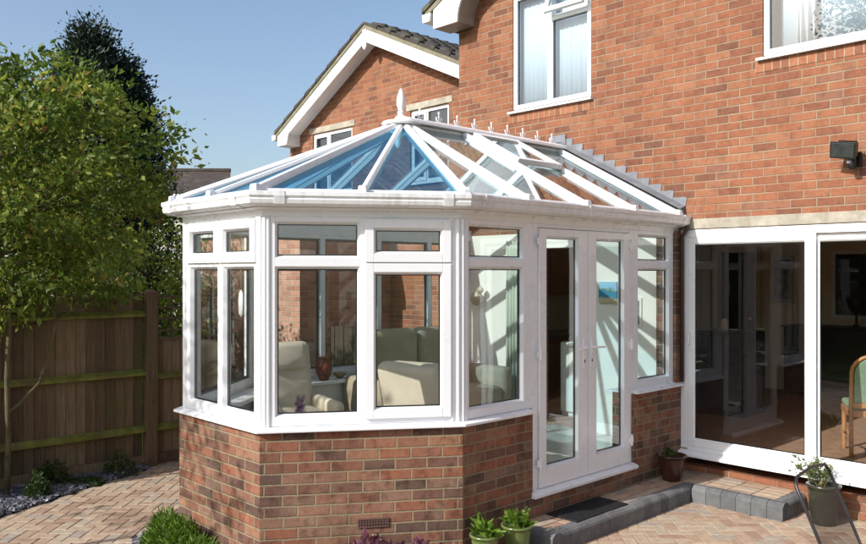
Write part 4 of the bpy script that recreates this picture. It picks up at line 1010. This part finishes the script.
# corner blocks
def corner(x0,x1,y0,y1):
    q.quadbox([(x0,y0,-.05),(x1,y0,-.05),(x1,y1,-.05),(x0,y1,-.05),(x0+.012,y0+.012,.143),(x1-.012,y0+.012,.143),(x1-.012,y1-.003,.143),(x0+.012,y1-.003,.143)])
corner(.257,.357,-.497,-.402)
q.build('kerb',M['kerb'],st,bevel=.0025)
# paving on the step
q=MB()
def pav(x0,x1,y0,y1,ax):
    nx=max(1,round((x1-x0)/(.2 if ax==0 else .1))); ny=max(1,round((y1-y0)/(.1 if ax==0 else .2)))
    for i in range(nx):
        for j in range(ny):
            a=x0+(x1-x0)*i/nx; b=x0+(x1-x0)*(i+1)/nx; c=y0+(y1-y0)*j/ny; d=y0+(y1-y0)*(j+1)/ny; z=.143+random.uniform(-.0015,.0015)
            q.quadbox([(a+.002,c+.002,.12),(b-.002,c+.002,.12),(b-.002,d-.002,.12),(a+.002,d-.002,.12),(a+.005,c+.005,z),(b-.005,c+.005,z),(b-.005,d-.005,z),(a+.005,d-.005,z)],0,random.random())
pav(-.015,.252,-2.395,-.40,1); pav(-.015,1.07,-.40,-.005,0)
q.build('paving',M['paver'],st,bevel=.002)
# doormat
dm=MB(); dm.box(.005,.30,-2.13,-1.43,.1465,.156)
for i in range(11):
    for j in range(26):
        x=.018+i*.0255; y=-2.115+j*.0262; dm.box(x,x+.014,y,y+.015,.156,.1615)
tag(dm.build('doormat',M['rubber'],None),'black ribbed rubber doormat on the step below the glazed doors','doormat')
# ------------------------------------------------------------------ pots
def pot(name,label,base,r,h,mat,plantfn,rim=.012,group=None,taper=.68,bulge=.0):
    root=empty(name,base,label,'plant pot',group); q=MB(); b=Vector(base)
    prof=[(r*taper*.94,0),(r*taper,.008)]
    for k in range(1,8):
        t=k/8; prof.append((r*(taper+(1-taper)*t**.8)+bulge*math.sin(t*math.pi),h*t*.93))
    prof+=[(r*1.0,h*.92),(r+rim,h*.935),(r+rim,h*.99),(r+rim*.6,h),(r-.008,h),(r-.012,h*.9)]
    q.lathe(prof,b,36); q.build('pot',mat,root,smooth=True)
    q=MB(); q.lathe([(r*.93,h*.86),(r*.9,h*.875),(r*.5,h*.89)],b,20); q.build('compost',M['soil'],root)
    plantfn(root,b+Vector((0,0,h*.88)),r); return root
def rosettes(mat,n=9,ln=.07,k=26,stems=0):
    def f(root,c,r):
        P=[];O=[]
        for i in range(n):
            a=random.random()*6.28; rr=r*.85*math.sqrt(random.random()); cc=np.array(c)+np.array([math.cos(a)*rr,math.sin(a)*rr,.01+random.random()*.05])
            for j in range(k):
                d=rng.normal(0,1,3); d[2]=abs(d[2])*.9+.25; d/=np.linalg.norm(d); P.append(cc+d*.006); O.append(d*2.2)
        leaves('foliage',P,O,ln,mat,root,.0,.34,.35)
        if stems:
            q=MB(); P=[];O=[]
            for i in range(stems):
                a=random.random()*6.28; b0=Vector(c)+Vector((math.cos(a)*r*.5,math.sin(a)*r*.5,0)); tp=b0+Vector((math.cos(a)*.03,math.sin(a)*.03,.11+random.random()*.06)); q.tube([b0,b0.lerp(tp,.5),tp],[.003,.003,.002],5)
                for z in range(14):
                    p=b0.lerp(tp,.4+.6*z/13); P.append(np.array(p)); d=rng.normal(0,1,3); d[2]=.5; O.append(d)
            q.build('stem',mat,root); leaves('flower_spike',P,O,.028,mat,root,.0,.5,.4)
    return f
pot('plant_pot','moss green glazed pot of leafy rosettes nearest the corner of the bay',(.17,-3.02,0),.098,.232,M['greenglz'],rosettes(M['leaf_g'],8,.075,24),group='green glazed pots at the foot of the side wall')
pot('plant_pot','moss green glazed pot with taller spiky shoots beside the end of the step',(.19,-2.70,0),.106,.235,M['greenglz'],rosettes(M['leaf_g'],8,.065,24,6),group='green glazed pots at the foot of the side wall')
pot('plant_pot','brown glazed pot on the step in the corner between the two doors',(.135,-.45,.145),.125,.235,M['brownglz'],rosettes(M['leaf_c'],4,.05,16),rim=.016,taper=.66)
def shrub_in_pot(root,c,r):
    P=[];O=[]; q=MB()
    for i in range(13):
        a=random.random()*6.28; e=.09+.15*random.random(); tp=Vector(c)+Vector((math.cos(a)*e*.9,math.sin(a)*e*.9,.13+.12*random.random()))
        b0=Vector(c)+Vector((random.uniform(-.03,.03),random.uniform(-.03,.03),0)); mid=b0.lerp(tp,.5)+Vector((0,0,.04)); q.tube([b0,mid,tp],[.005,.004,.002],5)
        for j in range(44):
            t=random.uniform(.35,1); p=b0.lerp(mid,t*2) if t<.5 else mid.lerp(tp,t*2-1); P.append(np.array(p)+rng.normal(0,.018,3)); O.append(np.array([math.cos(a),math.sin(a),.4]))
    q.build('stem',M['bark'],root); leaves('foliage',P,O,.036,M['leaf_v'],root,.1,.40,.9)
pot('plant_pot','large dark olive pot with variegated shrub in front of the sliding door',(1.425,-.30,0),.122,.325,M['olive'],shrub_in_pot,rim=.012,taper=.74)
# ------------------------------------------------------------------ low plants
def clump(name,label,cat,pts,n,size,mat,rad,h,droop=0,aspect=.4,spread=.5,group=None,up=1.):
    P=[];O=[]
    for (x,y) in pts:
        for i in range(n):
            a=random.random()*6.28; rr=rad*math.sqrt(random.random()); z=h*(1-(rr/rad)**2)*random.random()**.6
            P.append((x+rr*math.cos(a),y+rr*math.sin(a),.01+z)); O.append((math.cos(a)*rr/rad,math.sin(a)*rr/rad,up))
    x,y=pts[0]; root=empty(name,(x,y,0),label,cat,group)
    q=MB()
    for i in range(10):
        p=random.choice(P); q.tube([(x+(p[0]-x)*.3,y+(p[1]-y)*.3,0),p],[.004,.002],5)
    q.build('stem',M['bark_d'],root)
    leaves('foliage',P,O,size,mat,root,droop,aspect,spread); return root
clump('green_shrub','feathery bright green dwarf shrub at the foot of the bay, left of its fellow','shrub',[(-1.64,-4.45),(-1.80,-4.42),(-1.50,-4.44)],1500,.05,M['leaf_g'],.17,.25,aspect=.16,group='feathery green shrubs by the bay')
clump('green_shrub','feathery green dwarf shrub at the foot of the bay, lower right one','shrub',[(-1.08,-4.46),(-1.27,-4.44),(-.90,-4.42)],1500,.05,M['leaf_g'],.17,.17,aspect=.16,group='feathery green shrubs by the bay')
nrm=Vector((.8036,-.5952,0))
for (u,s,h_,lab) in ((.46,.20,.19,'small purple leaved plant at the left under the airbrick'),(.72,.24,.26,'tall purple leaved plant beside the airbrick'),(1.03,.20,.21,'purple leaved plant between its taller fellow and the bay corner'),(1.24,.16,.15,'lowest purple leaved plant by the bay corner')):
    p=BC.p(u,0,.20); clump('purple_plant',lab,'plant',[(p.x,p.y)],620,.062,M['leaf_p'],s,h_,droop=.2,aspect=.75,spread=.9,group='purple leaved plants below the bay',up=.4)
# bed plants near fence
clump('bed_plant','small leafy green plant standing in the slate bed nearest the path','plant',[(-3.83,-4.70)],420,.045,M['leaf_c'],.10,.22,aspect=.5,spread=.8,group='small plants in the slate bed')
clump('bed_plant','dark low bush at the base of the fence behind the small leafy plant','plant',[(-4.16,-4.52),(-4.14,-4.42)],300,.045,M['leaf_c'],.11,.24,aspect=.5,spread=.8,group='small plants in the slate bed')
clump('bed_plant','straggly green plant against the fence near the post','plant',[(-4.12,-3.82)],500,.04,M['leaf_c'],.16,.24,aspect=.4,spread=.8,group='small plants in the slate bed')
clump('bed_plant','flat yellow green mound in the middle of the slate bed','plant',[(-4.0,-4.2)],700,.03,M['leaf_c'],.16,.05,aspect=.5,spread=.8,group='small plants in the slate bed')
# ------------------------------------------------------------------ trees
ex_=[(-4.05,-5.0,1.62),(-4.0,-5.1,1.75),(-4.1,-4.85,1.7),(-3.95,-5.2,1.55),(-4.1,-4.6,1.78),(-4.15,-4.2,1.82),(-4.1,-3.9,1.86),(-3.72,-3.38,3.22),(-3.78,-3.42,3.5),(-3.85,-3.5,3.38),(-3.95,-3.6,3.1),(-4.0,-3.6,3.7),(-4.1,-3.6,2.8)]
tree('garden_tree','broad leaved garden tree with yellow green leaves overhanging the fence','tree',(-4.12,-5.05,0),(-4.76,-4.72,3.05),(1.45,1.50,1.28),330,70,.076,M['leaf_a'],M['bark'],.045,clr=.155,zmin=1.78,extra=ex_,nlimb=60,shell=.35,rough=.15)
gt=[o for o in C.objects if o.name.startswith('garden_tree')][0]
q=MB(); q.tube([(-4.02,-4.90,0),(-4.05,-4.88,.5),(-4.02,-4.90,1.1),(-4.08,-4.86,1.6),(-4.2,-4.8,2.1)],[.028,.024,.022,.02,.012],8); q.build('stem',M['bark'],gt,smooth=True)
q=MB(); q.tube([(-4.03,-4.88,.78),(-4.02,-4.80,.84),(-4.02,-4.62,1.02),(-4.03,-4.53,1.28),(-4.05,-4.47,1.55),(-4.1,-4.45,1.9)],[.016,.015,.013,.012,.011,.008],7); q.build('stem',M['bark'],gt,smooth=True)
tree('background_tree','dense green tree filling the gap above the fence','tree',(-8.3,-4.4,0),(-8.3,-4.2,2.9),(1.8,2.2,1.7),260,60,.085,M['leaf_a'],M['bark_d'],.10,clr=.26,zmin=.5,shell=.5,group='trees beyond the fence')
tree('background_tree','dark shrubby tree right of the fence post behind the trellis','tree',(-7.3,-1.9,0),(-7.3,-2.0,1.4),(.95,.95,1.2),150,60,.07,M['leaf_a'],M['bark_d'],.08,clr=.24,zmin=.3,group='trees beyond the fence')
def conifer(name,label,base,h,r,n,mat,grp=None,lean=0):
    root=empty(name,base,label,'tree',grp); b=np.array(base); q=MB(); q.tube([Vector(base),Vector(base)+Vector((0,0,h*.95))],[.2,.03],8); q.build('trunk',M['bark_d'],root,smooth=True)
    P=[];O=[]
    for i in range(n):
        t=random.random()**.8; z=h*(.12+.88*t); rr=r*(1-((z/h)-.35)**2*1.5 if z/h>.35 else .9)
        rr=max(.12,rr*(1-max(0,z/h-.86)*3.5)); a=random.random()*6.28
        rr*=(.8+.3*math.sin(a*3+z*1.3)+.16*math.sin(a*7+z*3)); c=b+np.array([math.cos(a)*rr,math.sin(a)*rr,z])
        for j in range(70):
            o=rng.normal(0,1,3)*np.array([.17,.17,.22]); P.append(c+o); O.append((math.cos(a),math.sin(a),.9))
    leaves('crown',P,O,.11,mat,root,-.1,.40,.6); return root
c1=FP(19.5,(90-433)/804.5*19.5); c2=FP(20.3,(122-433)/804.5*20.3)
conifer('conifer','tall dark conifer, the higher left one of two rising behind the garden tree',(*c1,0),7.8,1.2,620,M['leaf_b'],'dark conifers')
conifer('conifer','slightly lower dark conifer, the right one of two behind the garden tree',(*c2,0),7.2,1.15,600,M['leaf_b'],'dark conifers')
# distant hedge trees closing the horizon left
for i,(D_,px,zc,rx,lab) in enumerate(((15,20,1.9,2.2,'bushy tree far left behind the garden tree'),(22,150,1.6,2.0,'low round bush beneath the far house'),(24,215,1.5,1.9,'round bush beside the far house wall'))):
    p=FP(D_,(px-433)/804.5*D_); tree('background_tree',lab,'tree',(*p,0),(*p,zc),(rx,rx,zc*1.15),120,50,.13,M['leaf_c'],M['bark_d'],.12,clr=.35,zmin=.2,group='trees beyond the fence',nlimb=8)
# garden behind the camera: seen only as reflections and as the tree shade on the left facet
tree('shade_tree','slender tree outside the picture that dapples the left facet','tree',(-3.1,-9.4,0),(-2.75,-9.2,4.35),(.95,.9,1.15),60,42,.075,M['leaf_a'],M['bark'],.06,clr=.2,shell=.2)
tree('reflected_tree','large tree behind the camera mirrored in the upstairs window','tree',(-7,-30,0),(-6.6,-30,10.3),(3.2,3,4.4),230,60,.20,M['leaf_c'],M['bark_d'],.22,clr=.6,nlimb=120)
hd_=MB(); P=crown_clusters((-3,-18,1.8),(15,1.0,2.0),900,.6,.1,0)
k=44; cen=np.repeat(P,k,0)+rng.normal(0,.3,(900*k,3)); hr=empty('reflection_hedge',(0,-18,0),'long green hedge added behind the camera for the window reflections','hedge')
q=MB(); q.box(-18,12,-18.5,-17.6,0,3.1); q.build('dark_core',plain('hedge_core',(.015,.025,.01),.9),hr)  # solid core of the added hedge, raised to keep low door reflections dark
leaves('foliage',cen,cen*0+np.array([0,.5,.5]),.12,M['leaf_c'],hr,.1,.5,.8)
# ------------------------------------------------------------------ patio chair (mesh back)
ch=empty('garden_chair',(2.15,-1.65,0),'black tubular garden chair with woven mesh back at the lower right','chair')
yl,yr=-1.975,-1.425; bx,bz=1.865,.735
def fr_(t,y): # back leans: t from 0 (seat) to 1 (top)
    return (2.085-.22*t,y,.24+ (bz-.24)*t)
q=MB()
pts=[(2.17,yl,.26),fr_(.0,yl),fr_(.35,yl),fr_(.7,yl),fr_(.93,yl),(bx,yl+.045,bz+.012),(bx-.004,(yl+yr)/2,bz+.035),(bx,yr-.045,bz+.02),fr_(.95,yr),fr_(.7,yr),fr_(.35,yr),fr_(0,yr),(2.17,yr,.26)]
q.tube(pts,.0105,10); q.build('back_frame',M['metal_bk'],ch,smooth=True)
mm,nt,out=newmat('woven_mesh'); g=nt.nodes.new('ShaderNodeNewGeometry'); sx=nt.nodes.new('ShaderNodeSeparateXYZ'); nt.links.new(g.outputs['Position'],sx.inputs[0])
a=mth(nt,'GREATER_THAN',mth(nt,'FRACT',mth(nt,'MULTIPLY',sx.outputs[1],140.)),.55); b=mth(nt,'GREATER_THAN',mth(nt,'FRACT',mth(nt,'MULTIPLY',sx.outputs[2],140.)),.55)
hole=mth(nt,'MULTIPLY',a,b); hole=mth(nt,'ADD',mth(nt,'MULTIPLY',hole,.9),.28)
tr=nt.nodes.new('ShaderNodeBsdfTransparent'); df=nt.nodes.new('ShaderNodeBsdfDiffuse'); df.inputs[0].default_value=(.10,.085,.075,1); mx=nt.nodes.new('ShaderNodeMixShader'); nt.links.new(hole,mx.inputs[0]); nt.links.new(df.outputs[0],mx.inputs[1]); nt.links.new(tr.outputs[0],mx.inputs[2]); nt.links.new(mx.outputs[0],out.inputs[0])
q=MB(); q.poly([fr_(0,yl),fr_(0,yr),fr_(.72,yr),fr_(.72,yl)]); q.build('mesh_back',mm,ch)
q=MB(); q.poly([(2.09,yl,.25),(2.47,yl,.29),(2.47,yr,.29),(2.09,yr,.25)]); q.build('mesh_seat',mm,ch)
q=MB(); q.tube([(2.09,yl,.25),(2.47,yl,.295),(2.50,yl+.03,.295),(2.50,yr-.03,.295),(2.47,yr,.295),(2.09,yr,.25)],.0105,8); q.build('seat_frame',M['metal_bk'],ch,smooth=True)
for y in (yl-.02,yr+.02):
    q=MB(); q.tube([(2.2,y,.262),(2.06,y,.19),(1.93,y,0)],.0105,8); q.build('leg',M['metal_bk'],ch,smooth=True)
    q=MB(); q.tube([(2.30,y,.272),(2.44,y,.20),(2.50,y,0)],.0105,8); q.build('leg',M['metal_bk'],ch,smooth=True)
# ------------------------------------------------------------------ interior furniture (soft shapes by subdivision)
def soft(name,parent,x0,x1,y0,y1,z0,z1,mat,r=.04,rot=None,pivot=None):
    q=MB(); q.box(x0,x1,y0,y1,z0,z1)
    if rot is not None:
        T=Matrix.Translation(pivot)@rot@Matrix.Translation(-Vector(pivot)); q.v=[tuple(T@Vector(p)) for p in q.v]
    o=q.build(name,mat,parent,bevel=r,seg=4); o.data.polygons.foreach_set('use_smooth',[True]*len(o.data.polygons)); return o
def armchair(name,loc,rz,mat,label,w=.72,hb=1.02,back_mat=None):
    r=empty(name,loc,label,'armchair',None,rz)
    def S(n,*a,**k):
        o=soft(n,None,*a,**k); local(o,r); return o
    rx=Matrix.Rotation(R(-13),4,'X'); w2=w/2
    S('seat',-w2+.10,w2-.10,-.42,.20,.25,.46,mat,r=.06)
    S('backrest',-w2+.07,w2-.07,.14,.30,.30,hb,back_mat or mat,r=.07,rot=rx,pivot=(0,.2,.3))
    S('headrest',-w2+.13,w2-.13,.08,.20,hb-.28,hb-.02,mat,r=.055,rot=rx,pivot=(0,.2,.3))
    for s in (-1,1): S('armrest',*( (-w2,-w2+.10) if s<0 else (w2-.10,w2) ),-.40,.22,.40,.55,mat,r=.045)
    q=MB(); q.tube([(0,0,.06),(0,0,.26)],.035,10)
    for a in range(5): q.tube([(0,0,.05),(math.cos(a*1.257)*.30,math.sin(a*1.257)*.30,.025)],[.025,.018],8)
    o=q.build('base',M['brown_wood'],None); local(o,r)
    return r
armchair('recliner','' or (-2.17,-3.02,.36),R(75),M['beige'],'cream leather recliner chair behind the left window of the bay',.66,1.06)
armchair('recliner',(-.98,-2.42,.36),R(195),M['beige'],'cream recliner chair turned with its back to the bay windows',.76,.98)
sf=empty('sofa',(-2.45,-1.15,.36),'olive beige high backed sofa along the far glazed side','sofa')
soft('seat',sf,-2.62,-1.95,-1.95,-.40,.56,.80,M['beige_dk'],.07); soft('backrest',sf,-2.70,-2.48,-1.95,-1.19,.62,1.45,M['beige_dk'],.08); soft('backrest',sf,-2.70,-2.48,-1.17,-.40,.62,1.45,M['beige_dk'],.08)
soft('armrest',sf,-2.68,-1.95,-2.12,-1.94,.45,1.0,M['beige_dk'],.07); soft('armrest',sf,-2.68,-1.95,-.41,-.23,.45,1.0,M['beige_dk'],.07); soft('base',sf,-2.62,-1.98,-1.93,-.42,.40,.57,M['beige_dk'],.03)
# vases and bowl
q=MB(); q.lathe([(.045,0),(.05,.01),(.075,.06),(.088,.12),(.08,.17),(.05,.20),(.052,.215),(.065,.235),(.06,.236)],(-2.68,-2.33,.966),20)
thingmesh(q,'vase',M['redglz'],'dark red glazed vase on the far inner sill','vase',smooth=True)
q=MB(); q.lathe([(.03,0),(.06,.03),(.075,.055),(.07,.056)],(-2.72,-2.10,.966),18); thingmesh(q,'bowl',plain('ochre_bowl',(.3,.22,.08),.5),'small ochre bowl on the far inner sill beside the red vase','bowl',smooth=True)
fv=empty('flower_vase',(-.885,-3.96,.966),'clear glass cylinder vase with pink and purple flowers on the bay sill','vase')
px_,py_=-.86,-3.86
q=MB(); q.tube([(px_,py_,.968),(px_,py_,1.18)],.040,24,cap=False); q.build('glass',M['glass_cl'],fv,smooth=True)
P=[np.array([px_+random.gauss(0,.014),py_+random.gauss(0,.014),.985+random.random()*.17]) for _ in range(260)]; leaves('flowers',P,[(0,0,.6)]*260,.022,M['petal'],fv,0,.8,.8)
# picture and ornament on back wall of the conservatory
pt=empty('seaside_picture',(-.83,-.02,1.85),'small unframed blue seaside canvas on the white inner wall','picture')
m2,nt,out=newmat('seaside_paint'); g=nt.nodes.new('ShaderNodeNewGeometry'); sx=nt.nodes.new('ShaderNodeSeparateXYZ'); nt.links.new(g.outputs['Position'],sx.inputs[0])
zz=mth(nt,'ADD',mth(nt,'MULTIPLY',mth(nt,'SUBTRACT',sx.outputs[2],1.71),3.6),mth(nt,'MULTIPLY',mth(nt,'SUBTRACT',noise(nt,11,4),.5),.55))
cc=ramp(nt,zz,[(0,(.5,.42,.22)),(.22,(.55,.5,.35)),(.3,(.05,.25,.33)),(.55,(.03,.22,.42)),(.62,(.12,.2,.1)),(.7,(.25,.5,.7)),(1,(.4,.6,.75))]); bsdf(nt,out,cc,.6)
q=MB(); q.box(-.95,-.73,-.040,-.0175,1.735,1.96); q.build('canvas',m2,pt,bevel=.002)
pb=empty('botanical_print',(-.60,-.02,1.6),'narrow white print with dark leaf motif on the inner wall by the far window','picture')
q=MB(); q.box(-.60,-.44,-.034,-.0175,1.50,1.80); q.build('mount',M['plaster'],pb); q=MB(); q.box(-.575,-.465,-.037,-.0345,1.53,1.77); q.build('print',plain('leaf_print',(.22,.26,.24),.6,.9,22),pb)
q=MB(); q.lathe([(.02,0),(.07,.03),(.09,.08),(.07,.14),(.02,.17)],(-2.66,-.10,1.66),14,sy=.6); q.lathe([(.01,0),(.045,.03),(.05,.06),(.01,.10)],(-2.58,-.12,1.80),12,sy=.6)
thingmesh(q,'shell_ornament',plain('shell_cream',(.5,.42,.3),.5,.3,20),'cream shell ornament hung on the white inner wall','ornament',smooth=True)
curtain('pale_curtain',-2.22,-1.95,.42,2.42,-.07,plain('pale_green_curtain',(.58,.62,.52),.9,.05),'pale green curtain hanging beside the kitchen opening','curtain',.022,60,6)
q=MB(); q.lathe([(.03,0),(.055,.03),(.06,.07),(.045,.11),(.015,.13)],(-.17,-.72,.966),16); thingmesh(q,'ornament',plain('straw_ball',(.45,.34,.18),.8,.3,30),'round straw coloured ornament on the sill right of the doors','ornament',smooth=True)
# occasional table with white things behind left facet
ot=empty('side_table',(-1.85,-3.72,.36),'low white side table inside the left facet of the bay','table')
q=MB(); q.box(-2.05,-1.55,-3.85,-3.5,.86,.885); q.build('top',M['upvc'],ot,bevel=.004)
for x in (-2.02,-1.60):
    for y in (-3.82,-3.54): q=MB(); q.box(x,x+.03,y,y+.03,.36,.859); q.build('leg',M['upvc'],ot)
# hanging mirror/thermometer inside left facet
q=MB(); q.tube([(-1.52,-3.95,2.4),(-1.52,-3.95,1.93)],.003,5); q.lathe([(.004,-.11),(.028,-.085),(.036,0),(.028,.075),(.004,.10)],(-1.52,-3.95,1.82),16,sy=.4); thingmesh(q,'hanging_ornament',M['ceram'],'white oval ornament hanging behind the left facet of the bay','ornament',smooth=True)
# dining chair and table
dc=empty('dining_chair',(1.38,.98,.36),'oak dining chair with sage green upholstered back inside the sliding door','chair',None,R(28))
def L_(mbq,name,mat,**k): o=mbq.build(name,mat,None,**k); local(o,dc); return o
def arch(w_,z0,z1,n=10): return [(-w_,z0),(w_,z0)]+[(w_*math.cos(t),z1-.16+.16*math.sin(t)) for t in [math.pi*k/n for k in range(n+1)]]
q=MB(); q.prism([(x,-.21-(z-.5)*.12,z) for x,z in arch(.185,.50,.93)],(0,.035,0)); L_(q,'upholstered_back',M['green_fab'],bevel=.01)
q=MB(); q.tube([(-.205,-.20,.0),(-.21,-.205,.45)]+[(x*1.12,-.195-(z-.5)*.12,z+.015) for x,z in arch(.185,.50,.93)[2:][::-1]]+[(.21,-.205,.45),(.205,-.20,.0)],.019,8); L_(q,'back_frame',M['oak'],smooth=True)
q=MB(); q.box(-.21,.21,-.215,-.18,.455,.50); L_(q,'rail',M['oak'],bevel=.005)
q=MB(); q.box(-.22,.22,-.19,.24,.43,.49); L_(q,'seat',M['green_fab'],bevel=.02)
q=MB(); q.box(-.225,.225,-.195,.245,.37,.429); L_(q,'seat_frame',M['oak'],bevel=.005)
for x in (-.20,.20): q=MB(); q.tube([(x,.22,.0),(x,.22,.37)],[.016,.022],8); L_(q,'leg',M['oak'])
for x in (-.205,.205): q=MB(); q.tube([(x,-.2,.18),(x,.0,.21),(x,.22,.16)],.011,6); L_(q,'stretcher',M['oak'])
tb=empty('dining_table',(1.60,1.75,.36),'oak dining table behind the green upholstered chair','table')
q=MB(); q.lathe([(.57,.70),(.58,.71),(.58,.735),(.57,.74)],(1.60,1.75,.36),40); q.build('tabletop',M['oak'],tb); q=MB(); q.lathe([(.09,.03),(.05,.1),(.045,.3),(.07,.5),(.10,.699)],(1.60,1.75,.36),16); q.build('pedestal',M['oak'],tb,smooth=True)
for a in range(4): q=MB(); q.tube([(1.60,1.75,.50),(1.60+math.cos(a*1.571+.8)*.2,1.75+math.sin(a*1.571+.8)*.2,.47),(1.60+math.cos(a*1.571+.8)*.36,1.75+math.sin(a*1.571+.8)*.36,.38)],[.04,.035,.025],8); q.build('foot',M['oak'],tb,smooth=True)
# rear garden seen through the dining room: small fence and bush
rf=empty('rear_garden_fence',(-1,12,0),'pale rendered garden wall seen through the rear window','wall')
q=MB(); q.box(-8,4,15.0,15.2,0,2.1); q.build('render',M['stucco'],rf)
